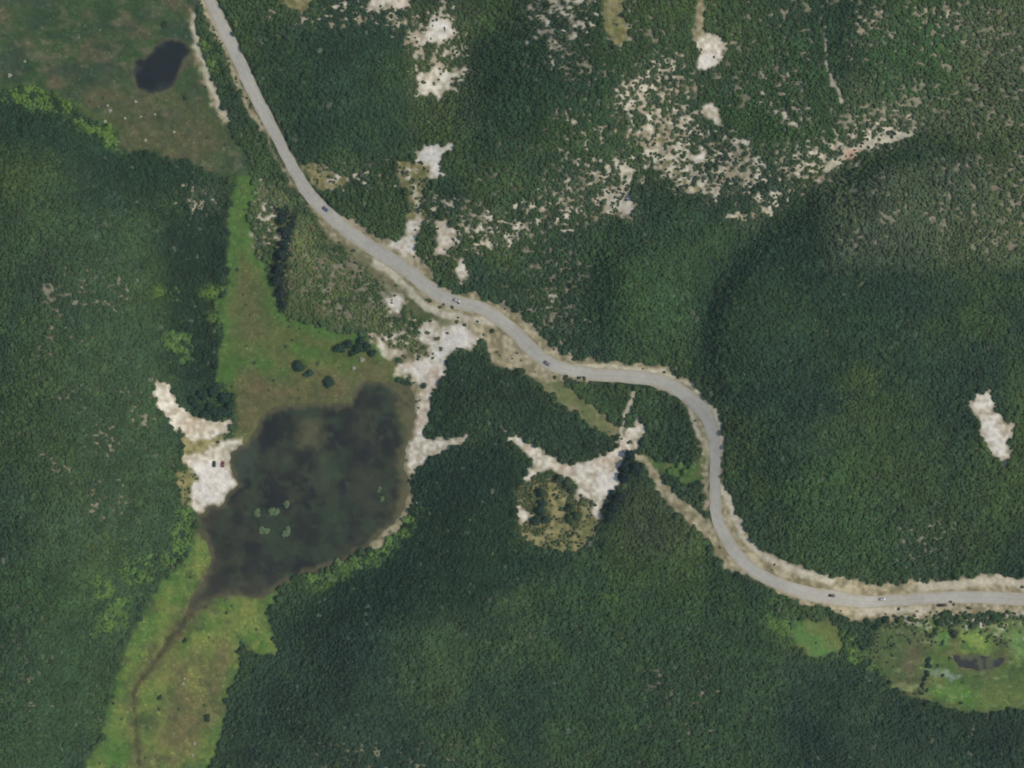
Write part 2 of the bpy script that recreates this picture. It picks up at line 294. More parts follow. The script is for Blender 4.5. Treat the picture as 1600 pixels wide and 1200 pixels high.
Z += 5.0 * (fbm(U, V, 190, 41, 2) - 0.5) + 1.6 * (fbm(U, V, 60, 43, 2) - 0.5)
Z = np.maximum(Z, 0.2 * np.minimum(Z, 0) - 1.0)
Z = Z * smooth(0, 130, low) + 0.35 + 0.02 * low
rz = boxblur(Z, 14)                                        # the road bed follows a smoothed grade
kr = smooth(26, 9, road_d)
Z = Z * (1 - kr) + rz * kr
Z = boxblur(Z, 2, 2)
ZS = boxblur(Z, 3, 2)
wsd = np.maximum.reduce([pond_s, pool_s, seep_s])
Z = np.where(wsd > -12, Z * smooth(0, -12, wsd) + (1 - smooth(0, -12, wsd)) * np.clip(-wsd * 0.05, -1.2, 0.35), Z)
Z = np.where(creek_s > -6, Z - 0.35 * smooth(-6, 3, creek_s), Z)

def samp(F, u, v):
    x = np.clip((np.asarray(u, float) - gu[0]) / ST, 0, len(gu) - 1.001); y = np.clip((np.asarray(v, float) - gv[0]) / ST, 0, len(gv) - 1.001)
    xi = x.astype(int); yi = y.astype(int); fx = x - xi; fy = y - yi
    if F.ndim == 3: fx = fx[..., None]; fy = fy[..., None]
    return (F[yi, xi] * (1 - fx) + F[yi, xi + 1] * fx) * (1 - fy) + (F[yi + 1, xi] * (1 - fx) + F[yi + 1, xi + 1] * fx) * fy

def place(u, v, dz=0.0, z=None):
    """photo pixel -> point on the terrain"""
    z = samp(Z, u, v) + dz if z is None else z
    k = S * (1 - z / H)
    return (np.asarray(u) - 800) * k, (600 - np.asarray(v)) * k, z
def pt(u, v, dz=0.0):
    x, y, z = place(np.array([u], float), np.array([v], float), dz)
    return Vector((x[0], y[0], z[0]))

# ------------------------------------------------------------------ ground colours (base colours only)
n_big = fbm(U, V, 80, 51); n_mid = fbm(U, V, 22, 52); n_fine = vnoise(U, V, 5, 53); n_str = fbm(U, V, 40, 54, 3, 0.35)
def mix(a, b, m): return a * (1 - m[..., None]) + b * m[..., None]
def const(c): return np.broadcast_to(c, U.shape + (3,)).copy()
G = mix(const(lin(50, 72, 50)), const(lin(66, 78, 52)), smooth(.35, .7, n_mid))
# marsh, north-west: olive brown and dull green
nw = mix(const(lin(64, 84, 50)), const(lin(88, 88, 62)), smooth(.44, .66, fbm(U, V, 60, 61, 4, .6)))
nw = mix(nw, const(lin(60, 76, 56)), smooth(.45, .65, fbm(U, V, 35, 62, 3, .5)) * .8)
nw = mix(nw, const(lin(106, 104, 78)), smooth(.58, .75, fbm(U, V, 18, 67, 3, .6)) * .6)
nw = mix(nw, const(lin(100, 96, 64)), smooth(-60, 25, sdf_poly([(160, 160), (250, 150), (330, 190), (320, 250), (200, 235)], U, V)) * (.2 + .6 * n_mid))
nw = mix(nw, const(lin(84, 108, 50)), smooth(10, -8, np.abs(sdf_poly([(-190, 142), (45, 133), (115, 162), (190, 205)], U, V, False))) * .8)
G = mix(G, nw, m_nw)
# middle meadow
md = mix(const(lin(78, 106, 52)), const(lin(92, 98, 58)), smooth(.35, .65, fbm(U, V, 45, 63)))
md = mix(md, const(lin(82, 108, 56)), smooth(22, 4, np.abs(sdf_poly(MEADOW, U, V))) * smooth(620, 520, V))
md = mix(md, const(lin(100, 94, 64)), smooth(-40, 20, sdf_poly([(375, 615), (400, 590), (470, 600), (560, 590), (610, 570), (600, 600), (540, 625), (440, 635), (400, 660), (380, 690)], WU, WV)))
md = mix(md, const(lin(92, 92, 60)), smooth(-20, 20, sdf_poly([(370, 430), (420, 440), (420, 480), (400, 560), (370, 560)], WU, WV)) * .6)
G = mix(G, md, m_mead)
# south-west marsh
sw = mix(const(lin(88, 114, 56)), const(lin(112, 122, 64)), smooth(.35, .65, fbm(U, V, 40, 64)))
sw = mix(sw, const(lin(108, 98, 68)), smooth(-30, 25, sdf_poly([(270, 1040), (350, 1000), (370, 1030), (345, 1110), (310, 1170), (270, 1200), (240, 1200), (250, 1120)], WU, WV)) * (.55 + .45 * n_mid))
sw = mix(sw, const(lin(96, 86, 64)), smooth(-26, 6, creek_s) * .75)
sw = mix(sw, const(lin(84, 108, 58)), smooth(20, 3, np.abs(sdf_poly(MARSH_SW, U, V))) * .6)
sw = mix(sw, const(lin(122, 128, 68)), smooth(.55, .7, fbm(U, V, 26, 69, 3)) * .6)
sw = mix(sw, const(lin(78, 82, 58)), smooth(.58, .72, fbm(U, V, 19, 70, 3)) * .6)
G = mix(G, sw, m_sw)
se = mix(const(lin(80, 98, 56)), const(lin(98, 112, 62)), smooth(.35, .65, fbm(U, V, 40, 65)))
se = mix(se, const(lin(96, 92, 62)), smooth(.5, .7, fbm(U, V, 50, 66)) * .7)
se = mix(se, const(lin(86, 96, 62)), smooth(-20, 20, sdf_poly([(1340, 985), (1440, 965), (1450, 1010), (1440, 1060), (1400, 1060), (1350, 1020)], WU, WV)) * .8)
se = mix(se, const(lin(96, 84, 66)), smooth(-14, 14, sdf_poly([(1405, 1030), (1435, 1000), (1445, 1020), (1425, 1060), (1405, 1070)], WU, WV)) * .6)
se = mix(se, const(lin(92, 124, 60)), smooth(-10, 14, sdf_poly([(1445, 1075), (1500, 1070), (1540, 1095), (1500, 1108), (1460, 1095)], WU, WV)) * .9)
se = mix(se, const(lin(90, 128, 62)), smooth(-8, 10, sdf_poly([(1460, 985), (1478, 990), (1480, 1010), (1462, 1020)], WU, WV)) * .9)
se = mix(se, const(lin(126, 144, 74)), smooth(-10, 10, sdf_poly([(1500, 988), (1525, 985), (1550, 1005), (1545, 1025), (1500, 1018)], WU, WV)))
se = mix(se, const(lin(112, 140, 80)), smooth(-10, 14, sdf_poly([(1570, 985), (1640, 980), (1640, 1040), (1590, 1030)], WU, WV)))
se = mix(se, const(lin(158, 162, 148)), smooth(-6, 6, sdf_poly([(1456, 1048), (1480, 1048), (1503, 1058), (1490, 1064), (1465, 1058)], WU, WV)) * .9)
se = mix(se, const(lin(132, 142, 96)), smooth(.60, .78, fbm(U, V, 22, 98, 3, .35)) * .7)
se = mix(se, const(lin(70, 88, 54)), smooth(.60, .76, fbm(U, V, 24, 99, 3, .4)) * .7)
G = mix(G, se, m_se)
G = mix(G, mix(const(lin(80, 108, 58)), const(lin(94, 104, 60)), smooth(.4, .6, n_mid)), m_gl)
G = mix(G, mix(const(lin(138, 128, 94)), const(lin(176, 164, 132)), smooth(.3, .7, 0.6 * n_mid + .4 * n_fine)), m_tan)
G = mix(G, mix(const(lin(98, 108, 66)), const(lin(124, 122, 84)), smooth(.35, .7, n_mid)), mask(TAN['strip'], 5, grow=3))
olive = np.maximum.reduce([mask(TAN[k], 5) for k in ('yard', 'north_tan', 'tan_k', 'tan_l', 'bank_w', 'bank_w2', 'verge_ne', 'north_top')])
G = mix(G, mix(const(lin(116, 116, 70)), const(lin(146, 136, 92)), smooth(.35, .7, .5 * n_mid + .5 * n_fine)), olive)
bare = mix(const(lin(160, 148, 120)), const(lin(206, 196, 170)), smooth(.3, .75, .5 * n_fine + .5 * vnoise(U, V, 30, 59)))
YARD = [(806, 765), (838, 750), (870, 742), (900, 775), (920, 785), (937, 806), (927, 830), (900, 850), (860, 850), (820, 840), (812, 818)]
SCRUB = [[(400, 290), (450, 290), (470, 330), (580, 405), (640, 460), (700, 500), (740, 540), (650, 560), (560, 525), (450, 490), (430, 450), (440, 400), (395, 380)],
         [(640, 0), (740, 0), (740, 200), (640, 200)], [(960, 100), (1100, 90), (1420, 170), (1420, 220), (1280, 290), (1080, 310), (960, 260)]]
G = mix(G, mix(const(lin(84, 94, 58)), const(lin(116, 112, 80)), smooth(.35, .65, fbm(U, V, 24, 68))), smooth(-14, 14, sdf_poly(SCRUB[0], WU, WV)) * (1 - m_mead))
bare = mix(const(lin(124, 120, 96)), bare, smooth(.75, .95, m_speck))
G = mix(G, mix(const(lin(96, 100, 62)), const(lin(134, 126, 86)), smooth(.4, .65, fbm(U, V, 18, 48))), smooth(-6, 6, sdf_poly(YARD, WU, WV)) * (1 - m_tan))
G = mix(G, bare, np.minimum(1, m_speck * 1.3) * (1 - .6 * flat))
G = mix(G, const(lin(196, 186, 160)), m_pale * .85)
sandc = mix(const(lin(186, 174, 146)), const(lin(214, 206, 186)), smooth(.3, .7, .5 * n_mid + .5 * n_fine))
sandc = mix(sandc, const(lin(196, 172, 148)), smooth(.5, .72, fbm(U, V, 30, 58)) * .45)
sandc = mix(sandc, const(lin(216, 208, 192)), m_white * smooth(.25, .5, .5 * n_mid + .5 * vnoise(U, V, 9, 55) + .1))
G = mix(G, sandc, m_sand)
G = mix(G, const(lin(150, 138, 104)), np.clip(1 - np.abs(m_sand - .45) * 2.4, 0, 1) * .6 * (m_pond < .1))
G = mix(G, const(lin(186, 142, 120)), smooth(-5, 5, sdf_poly([(1316, 250), (1322, 238), (1342, 230), (1330, 246)], WU, WV)) * .8)
wet = smooth(-7, 0, wsd)
G = mix(G, const(lin(96, 90, 66)), wet * .55)
G = mix(G, const(lin(76, 70, 54)), smooth(-3, 3, creek_s) * .95)
blot = fbm(U, V, 16, 57, 3)
G = mix(G, G * np.array([.80, .92, .86]), flat * smooth(.42, .62, blot))
G = mix(G, G * np.array([1.16, 1.04, 1.10]), flat * smooth(.5, .7, fbm(U, V, 11, 56, 2)))
G = mix(G, G * np.array([1.06, 1.10, 1.0]), np.maximum.reduce([m_mead, m_sw, m_se, m_gl]))
G *= (0.80 + 0.40 * n_fine)[..., None]
G = mix(G, mix(const(lin(52, 72, 48)), const(lin(66, 80, 50)), n_mid), smooth(40, 140, np.maximum.reduce([-U, U - 1600, -V, V - 1200])))

# ------------------------------------------------------------------ materials
def new_mat(name, rough=0.9, spec=0.15):
    m = bpy.data.materials.new(name); m.use_nodes = True
    b = m.node_tree.nodes['Principled BSDF']
    b.inputs['Roughness'].default_value = rough; b.inputs['Specular IOR Level'].default_value = spec
    return m, m.node_tree, b
def noise_node(nt, scale, detail=4, rough=.6):
    tc = nt.nodes.new('ShaderNodeNewGeometry'); n = nt.nodes.new('ShaderNodeTexNoise')
    n.inputs['Scale'].default_value = scale; n.inputs['Detail'].default_value = detail; n.inputs['Roughness'].default_value = rough
    nt.links.new(tc.outputs['Position'], n.inputs['Vector']); return n
def vary(nt, src, noise, lo, hi):
    mr = nt.nodes.new('ShaderNodeMapRange'); mr.inputs[1].default_value = .25; mr.inputs[2].default_value = .75
    mr.inputs[3].default_value = lo; mr.inputs[4].default_value = hi
    nt.links.new(noise.outputs[0], mr.inputs[0])
    hsv = nt.nodes.new('ShaderNodeHueSaturation'); nt.links.new(mr.outputs[0], hsv.inputs['Value']); nt.links.new(src, hsv.inputs['Color'])
    return hsv.outputs[0]
def bump(nt, b, noise, dist, strength=.6):
    bp = nt.nodes.new('ShaderNodeBump'); bp.inputs['Distance'].default_value = dist; bp.inputs['Strength'].default_value = strength
    nt.links.new(noise.outputs[0], bp.inputs['Height']); nt.links.new(bp.outputs[0], b.inputs['Normal'])

mat_ground, nt, b = new_mat('soil_and_grass', .95, .05)
at = nt.nodes.new('ShaderNodeAttribute'); at.attribute_name = 'base'
nn = noise_node(nt, .55, 5, .7)
nt.links.new(vary(nt, at.outputs['Color'], nn, .78, 1.22), b.inputs['Base Color']); bump(nt, b, nn, .35)

mat_road, nt, b = new_mat('worn_pavement', .9, .1)
at = nt.nodes.new('ShaderNodeAttribute'); at.attribute_name = 'base'
nn = noise_node(nt, .35, 5, .65)
nt.links.new(vary(nt, at.outputs['Color'], nn, .88, 1.12), b.inputs['Base Color'])

mat_water, nt, b = new_mat('murky_water', .2, .22)
at = nt.nodes.new('ShaderNodeAttribute'); at.attribute_name = 'base'
nn = noise_node(nt, .12, 5, .65)
nt.links.new(vary(nt, at.outputs['Color'], nn, .82, 1.18), b.inputs['Base Color'])
n2 = noise_node(nt, 1.6, 2); bump(nt, b, n2, .03, .3)

def leaf_material(name, attr_type):
    m, nt, b = new_mat(name, .75, .12)
    at = nt.nodes.new('ShaderNodeAttribute'); at.attribute_type = attr_type; at.attribute_name = 'tint'
    nn = noise_node(nt, .8, 3, .7)
    nt.links.new(vary(nt, at.outputs['Color'], nn, .8, 1.2), b.inputs['Base Color'])
    return m
mat_leaf_inst = leaf_material('foliage_mass', 'INSTANCER')
mat_leaf = leaf_material('foliage', 'OBJECT')
mat_bark, nt, b = new_mat('bark', .9, .1)
nn = noise_node(nt, 6); rgb = nt.nodes.new('ShaderNodeRGB'); rgb.outputs[0].default_value = (.09, .07, .05, 1)
nt.links.new(vary(nt, rgb.outputs[0], nn, .7, 1.3), b.inputs['Base Color'])
mat_rock, nt, b = new_mat('pale_rock', .9, .15)
nn = noise_node(nt, 2.5, 6, .7); rgb = nt.nodes.new('ShaderNodeRGB'); rgb.outputs[0].default_value = (.33, .31, .23, 1)
nt.links.new(vary(nt, rgb.outputs[0], nn, .6, 1.3), b.inputs['Base Color']); bump(nt, b, nn, .1)
def paint(name, c, rough=.35, metal=0.0):
    m, nt, b = new_mat(name, rough, .5); b.inputs['Metallic'].default_value = metal
    nn = noise_node(nt, 3, 3); rgb = nt.nodes.new('ShaderNodeRGB'); rgb.outputs[0].default_value = (*c, 1)
    nt.links.new(vary(nt, rgb.outputs[0], nn, .85, 1.12), b.inputs['Base Color']); return m

# ------------------------------------------------------------------ object helpers
def link(name, me, parent=None, mat=None):
    o = bpy.data.objects.new(name, me); col.objects.link(o)
    if parent is not None: o.parent = parent
    if mat is not None and me is not None and len(me.materials) == 0: me.materials.append(mat)
    return o
def tag(o, label, cat, group=None):
    o['label'] = label; o['category'] = cat
    if group: o['group'] = group
    return o
def struct(o): o['kind'] = 'structure'; return o
def mesh_np(name, verts, faces, colors=None, smooth_=True):
    """faces: (n,3) or (n,4) int array"""
    me = bpy.data.meshes.new(name)
    nv, (nf, k) = len(verts), faces.shape
    me.vertices.add(nv); me.vertices.foreach_set('co', np.asarray(verts, np.float32).ravel())
    me.loops.add(nf * k); me.loops.foreach_set('vertex_index', faces.astype(np.int32).ravel())
    me.polygons.add(nf); me.polygons.foreach_set('loop_start', np.arange(0, nf * k, k, dtype=np.int32))
    if smooth_: me.polygons.foreach_set('use_smooth', np.ones(nf, bool))
    me.update(calc_edges=True)
    if colors is not None:
        a = me.attributes.new('base', 'FLOAT_COLOR', 'POINT')
        a.data.foreach_set('color', np.concatenate([colors, np.ones((nv, 1))], 1).astype(np.float32).ravel())
    return me

# ------------------------------------------------------------------ the ground, split where one kind of ground meets another
def axis(lo, hi, step, out):
    inner = np.arange(lo, hi + .01, step); o = []; d_ = step * 2; p = hi
    while p < out: p += d_; o.append(p); d_ *= 1.5
    o = np.array(o); return np.concatenate([(lo + hi) - o[::-1], inner, o])
au = axis(-M + 10, 1600 + M - 10, 2.5, 12000); av = axis(-M + 10, 1200 + M - 10, 2.5, 12000)
AU, AV = np.meshgrid(au, av)
gx, gy, gz = place(AU, AV)
gcol = samp(G, AU, AV).reshape(-1, 3)
gverts = np.stack([gx, gy, gz], -1).reshape(-1, 3)
nu, nv_ = len(au), len(av)
idx = np.arange(nu * nv_).reshape(nv_, nu)
quads = np.stack([idx[:-1, :-1], idx[1:, :-1], idx[1:, 1:], idx[:-1, 1:]], -1).reshape(-1, 4)
cu = .5 * (AU[:-1, :-1] + AU[1:, 1:]); cv = .5 * (AV[:-1, :-1] + AV[1:, 1:])
reg = np.zeros(cu.shape, int)
for k, mm in ((5, np.maximum(m_tan, m_pale)), (1, m_mead), (2, np.maximum(m_nw, np.maximum(m_sw, m_se))), (3, m_gl), (4, m_sand)):
    reg[samp(mm, cu, cv) > .5] = k
reg[(samp(m_tan, cu, cv) > .5) & (samp(m_sand, cu, cv) < .5)] = 5
inside = (cu > -M + 12) & (cu < 1600 + M - 12) & (cv > -M + 12) & (cv < 1200 + M - 12)
reg[~inside] = 0
reg = reg.ravel()
for k, nm in enumerate(['ground', 'meadow', 'marsh', 'glade', 'sand', 'dry_verge']):
    q = quads[reg == k]
    used, inv = np.unique(q.ravel(), return_inverse=True)
    me = mesh_np(nm, gverts[used], inv.reshape(-1, 4), gcol[used])
    struct(link(nm, me, None, mat_ground))

# ------------------------------------------------------------------ water
def water(name, field, colour_fn, level):
    m = field > -3
    ys, xs = np.where(m)
    y0, y1, x0, x1 = ys.min() - 1, ys.max() + 2, xs.min() - 1, xs.max() + 2
    uu = U[y0:y1, x0:x1]; vv = V[y0:y1, x0:x1]; mm = field[y0:y1, x0:x1] > -3
    k = S * (1 - level / H)
    vt = np.stack([(uu - 800) * k, (600 - vv) * k, np.full(uu.shape, level)], -1).reshape(-1, 3)
    i = np.arange(uu.size).reshape(uu.shape)
    q = np.stack([i[:-1, :-1], i[1:, :-1], i[1:, 1:], i[:-1, 1:]], -1).reshape(-1, 4)
    keep = (mm[:-1, :-1] & mm[1:, :-1] & mm[1:, 1:] & mm[:-1, 1:]).ravel()
    q = q[keep]; used, inv = np.unique(q.ravel(), return_inverse=True)
    c = colour_fn()[y0:y1, x0:x1].reshape(-1, 3)
    struct(link(name, mesh_np(name, vt[used], inv.reshape(-1, 4), c[used]), None, mat_water))
def pond_col():
    c = mix(const(lin(48, 50, 44)), const(lin(66, 66, 54)), smooth(.38, .62, fbm(U, V, 50, 71)))
    c = mix(c, const(lin(60, 74, 56)), smooth(.5, .7, fbm(U, V, 45, 72)) * .7)
    c = mix(c, const(lin(40, 42, 42)), smooth(.55, .72, fbm(U, V, 34, 75)) * .8)
    c = mix(c, const(lin(96, 92, 62)), smooth(-12, 14, sdf_poly([(612, 600), (650, 610), (650, 650), (640, 690), (622, 650)], WU, WV)) * .85)
    c = mix(c, const(lin(82, 80, 60)), smooth(-12, 12, sdf_poly([(628, 720), (645, 740), (640, 790), (600, 845), (560, 865), (600, 820), (620, 780)], WU, WV)) * .9)
    c = mix(c, const(lin(80, 74, 60)), smooth(-14, 12, sdf_poly([(310, 835), (330, 850), (345, 880), (325, 930), (300, 955), (300, 930), (322, 890)], WU, WV)) * .8)
    c = mix(c, const(lin(78, 72, 60)), smooth(-16, 14, sdf_poly([(330, 915), (380, 900), (440, 900), (412, 934), (340, 934)], WU, WV)) * .7)
    c = mix(c, const(lin(104, 98, 72)), smooth(-14, 12, sdf_poly([(478, 655), (500, 655), (508, 680), (495, 700), (465, 698), (460, 688), (474, 675)], WU, WV)) * .75)
    c = mix(c, const(lin(78, 82, 64)), smooth(-14, 10, sdf_poly([(500, 700), (520, 710), (512, 755), (500, 760)], WU, WV)) * .6)
    c = mix(c, const(lin(80, 88, 78)), smooth(-10, 16, sdf_poly([(362, 710), (395, 690), (400, 730), (380, 760), (368, 750)], WU, WV)) * .6)
    c = c * np.array([.82, .88, .76])
    c = mix(c, const(lin(102, 98, 66)), smooth(-10, 10, sdf_poly([(612, 596), (660, 600), (660, 860), (575, 862), (612, 825), (628, 780), (624, 720), (630, 690), (622, 650)], WU, WV)) * .8)
    c = mix(c, const(lin(66, 58, 46)), smooth(-8, 8, sdf_poly([(305, 800), (335, 795), (330, 830), (312, 826)], WU, WV)) * .7)
    c = mix(c, const(lin(66, 78, 54)), smooth(.56, .74, fbm(U, V, 13, 76, 3)) * .45)
    c = mix(c, const(lin(44, 46, 42)), smooth(.56, .74, fbm(U, V, 17, 79, 3)) * .5)
    c = mix(c, const(lin(96, 92, 64)), smooth(11, 0, pond_s + 5 * (vnoise(U, V, 9, 80) - .5)) * .75)
    return c
water('pond', pond_s, pond_col, 0.02)
water('pool', pool_s, lambda: mix(mix(const(lin(34, 40, 40)), const(lin(56, 64, 60)), smooth(.5, .75, fbm(U, V, 26, 73)) * .8), const(lin(78, 78, 58)), smooth(5, 0, pool_s) * .8), 0.02)
water('seep', seep_s, lambda: mix(const(lin(54, 54, 52)), const(lin(84, 92, 64)), smooth(.42, .62, fbm(U, V, 14, 74))), 0.02)

# ------------------------------------------------------------------ road
nc = 9; rv = []; rc = []
for i, p in enumerate(road_c):
    a = road_c[max(0, i - 1)]; b_ = road_c[min(len(road_c) - 1, i + 1)]
    t = (b_ - a)[:2]; t = t / np.linalg.norm(t); nrm = np.array([-t[1], t[0]])
    for j in range(nc):
        f = (j / (nc - 1) - .5)
        w = p[2] + 1.0 + 3.4 * (vnoise(np.array([i * 4.0]), np.array([j * 50.0]), 9, 91)[0] - .5) * (1 if j in (0, nc - 1) else 0)
        rv.append(p[:2] + nrm * f * w); rc.append((i * 4.0, f))
rv = np.array(rv); rc = np.array(rc)
rx, ry, rzz = place(rv[:, 0], rv[:, 1], 0.0)
zc = rzz.reshape(-1, nc).mean(1, keepdims=True)
rx, ry, rzz = place(rv[:, 0], rv[:, 1], 0.12)
track = .5 * np.exp(-((np.abs(rc[:, 1]) - .24) / .09) ** 2)
g1 = fbm(rv[:, 0], rv[:, 1], 30, 92)
cc = lin(178, 173, 158)[None] * (1 - .10 * track + .16 * (g1 - .5) * 2)[:, None]
cc = cc * (1 - .08 * (np.abs(rc[:, 1]) < .03))[:, None]
em = (smooth(.30, .5, np.abs(rc[:, 1]) + .16 * (vnoise(rc[:, 0], rc[:, 1] * 60, 11, 93) - .5)) * .75)[:, None]
cc = (1 - em) * cc + em * lin(162, 150, 122)
i2 = np.arange(len(rv)).reshape(-1, nc)
rq = np.stack([i2[:-1, :-1], i2[:-1, 1:], i2[1:, 1:], i2[1:, :-1]], -1).reshape(-1, 4)
me = mesh_np('road', np.stack([rx, ry, rzz], -1), rq[:, ::-1], cc)
struct(link('road', me, None, mat_road))

# ------------------------------------------------------------------ crowns
def crown_mesh(name, seed, leaves, lsize, flatness=.75, lobes=6, mat=None):
    """unit-radius crown: leaf-sized blades over several uneven clumps, above a small dark core"""
    r = np.random.default_rng(seed); V_ = []; F_ = []
    L = []
    for i in range(lobes):
        a = r.random() * 6.283; q = math.sqrt(r.random()) * .62
        L.append((q * math.cos(a), q * math.sin(a), .62 + r.random() * .5 - q * .35, .34 + r.random() * .24))
    for i in range(leaves):
        lx, ly, lz, lr = L[r.integers(lobes)]
        dvec = r.normal(size=3); dvec[2] = abs(dvec[2]) * .9 - .25; dvec /= np.linalg.norm(dvec)
        c = np.array([lx, ly, lz * flatness]) + dvec * lr * np.array([1, 1, flatness]) * (.75 + .3 * r.random())
        n = dvec * .5 + r.normal(size=3) * .35 + np.array([0, 0, .75]); n /= np.linalg.norm(n)
        t = np.cross(n, r.normal(size=3)); t /= np.linalg.norm(t); b_ = np.cross(n, t)
        s1 = lsize * (.6 + .8 * r.random()); s2 = s1 * (.5 + .4 * r.random())
        k = len(V_)
        V_ += [c - t * s1, c - b_ * s2 + n * .1 * s1, c + t * s1, c + b_ * s2]
        F_.append((k, k + 1, k + 2, k + 3))
    me = bpy.data.meshes.new(name)
    for lx, ly, lz, lr in L:                                   # inner clumps so that no daylight shows through the middle
        bm0 = bmesh.new(); bmesh.ops.create_icosphere(bm0, subdivisions=1, radius=lr * .86)
        k = len(V_)
        for v in bm0.verts: V_.append(np.array([v.co.x + lx, v.co.y + ly, (v.co.z + lz) * flatness]))
        for f in bm0.faces: F_.append(tuple(k + v.index for v in f.verts))
        bm0.free()
    me.from_pydata([tuple(v) for v in V_], [], F_); me.update()
    if mat: me.materials.append(mat)
    return me
def trunk_mesh(name, seed):
    r = random.Random(seed); bm = bmesh.new()
    def limb(p0, p1, r0, r1, n=6):
        ax = (Vector(p1) - Vector(p0)); q = ax.to_track_quat('Z', 'Y'); rings = []
        for k in range(4):
            t = k / 3; c = Vector(p0) + ax * t + Vector((r.uniform(-.02, .02), r.uniform(-.02, .02), 0)); rad = r0 + (r1 - r0) * t
            rings.append([bm.verts.new(c + q @ Vector((rad * math.cos(6.283 * i / n), rad * math.sin(6.283 * i / n), 0))) for i in range(n)])
        for a, b_ in zip(rings, rings[1:]):
            for i in range(n): bm.faces.new((a[i], a[(i + 1) % n], b_[(i + 1) % n], b_[i]))
    limb((0, 0, -.15), (.03, .02, .5), .085, .055)
    for i in range(5):
        a = i * 1.257 + r.uniform(-.3, .3); limb((.03, .02, .42), (.5 * math.cos(a), .5 * math.sin(a), .62 + r.uniform(0, .12)), .045, .015, 5)
    me = bpy.data.meshes.new(name); bm.to_mesh(me); bm.free(); me.materials.append(mat_bark); return me

src = bpy.data.collections.new('crown_sources')                # not linked to the scene
NVAR = 8
for i in range(NVAR):
    o = bpy.data.objects.new('crown_source_%d' % i, crown_mesh('crown_source', 100 + i, 90, .20, .8, 5, mat_leaf_inst)); src.objects.link(o)
big_crowns = [crown_mesh('crown', 200 + i, 420, .115, .72, 9, mat_leaf) for i in range(8)]
bush_crowns = [crown_mesh('foliage', 300 + i, 200, .15, .6, 6, mat_leaf) for i in range(5)]
trunks = [trunk_mesh('trunk', 400 + i) for i in range(3)]

# ------------------------------------------------------------------ what grows where
m_semi = np.maximum.reduce([smooth(-14, 8, sdf_poly(p, WU, WV)) for p in ([(1330, 995), (1400, 975), (1450, 970), (1448, 1000), (1400, 1015), (1345, 1025)], [(1450, 985), (1500, 975), (1500, 1000), (1465, 1000)], [(1530, 985), (1580, 960), (1575, 1010), (1545, 1000)], [(1590, 960), (1660, 955), (1660, 975), (1600, 978)], [(1400, 1075), (1440, 1080), (1460, 1100), (1420, 1095)])])
thin = np.maximum.reduce([.8 * m_semi] + [mask(TAN[k], 5) for k in ('yard', 'verge_ne', 'north_tan', 'head', 'bank_w2', 'shoulder_nw')]) * (1 - m_sand)
open_m = np.maximum.reduce([m_pond, m_pool, m_mead, m_nw, m_sw, m_se, m_gl, m_sand, m_tan * .98, m_pale * .9, smooth(15, 11, road_d), smooth(-4, 2, creek_s)])
den = 1 - np.clip(boxblur(open_m, 1, 1) * 1.45, 0, 1)
den = np.minimum(den, 1 - .95 * m_speck)
SCRUB = [[(400, 290), (450, 290), (470, 330), (580, 405), (640, 460), (700, 500), (740, 540), (650, 560), (560, 525), (450, 490), (430, 450), (440, 400), (395, 380)],
         [(640, 0), (740, 0), (740, 200), (640, 200)], [(960, 100), (1100, 90), (1420, 170), (1420, 220), (1280, 290), (1080, 310), (960, 260)]]
m_scrub = np.zeros(U.shape)
for p in SCRUB: m_scrub = np.maximum(m_scrub, smooth(-10, 15, sdf_poly(p, WU, WV)))
m_scrub = np.maximum(m_scrub, np.clip(m_speckzone, 0, 1) * .8)

# leaf colours over the wood
T = mix(const(lin(60, 84, 58)), const(lin(70, 92, 58)), smooth(.3, .7, n_big))
T = mix(T, const(lin(48, 72, 58)), smooth(.45, .7, fbm(U, V, 120, 81)) * .8)
def tz(pts, c, k=1.0, s=30):
    global T
    T = mix(T, const(lin(*c)), smooth(-s, s * .6, sdf_poly(pts, WU, WV, far=80)) * k)
tz([(250, 330), (355, 300), (355, 440), (335, 470), (345, 590), (290, 600), (250, 560)], (36, 58, 44), .95)
tz([(0, 140), (90, 155), (180, 210), (300, 255), (350, 300), (330, 330), (200, 290), (100, 240), (0, 220)], (40, 66, 50), .9)
tz([(640, 730), (780, 680), (820, 760), (800, 850), (880, 880), (700, 960), (600, 960), (440, 1000), (560, 880)], (38, 62, 48), .95)
tz([(665, 600), (760, 560), (860, 620), (950, 680), (940, 715), (860, 700), (780, 670), (700, 690), (660, 660)], (46, 68, 52), .8)
tz([(950, 700), (1000, 720), (960, 800), (930, 850), (920, 800)], (40, 60, 50), .9)
tz([(400, 40), (620, 40), (640, 200), (560, 240), (470, 230), (410, 120)], (50, 76, 58), .8)
tz([(1100, 450), (1280, 330), (1400, 380), (1350, 560), (1250, 640), (1130, 620)], (46, 72, 56), .8)
tz([(1280, 0), (1340, 0), (1330, 120), (1310, 140), (1285, 120)], (46, 72, 54), .7)
tz([(1100, 160), (1290, 60), (1290, 230), (1180, 250)], (64, 92, 60), .7)
tz([(1330, 60), (1480, 30), (1480, 130), (1380, 180)], (62, 92, 58), .8)
tz([(860, 900), (1200, 930), (1230, 1200), (900, 1200)], (58, 84, 56), .8, 60)
tz([(340, 1120), (460, 1000), (600, 1000), (640, 1200), (340, 1200)], (48, 70, 58), .8)
tz([(1240, 1040), (1400, 1080), (1600, 1120), (1600, 1200), (1220, 1200)], (46, 68, 56), .8)
tz([(0, 350), (230, 350), (240, 600), (260, 800), (180, 1000), (0, 1000)], (66, 90, 64), .7, 60)
tz([(0, 880), (170, 920), (150, 1100), (100, 1200), (0, 1200)], (58, 84, 58), .8)
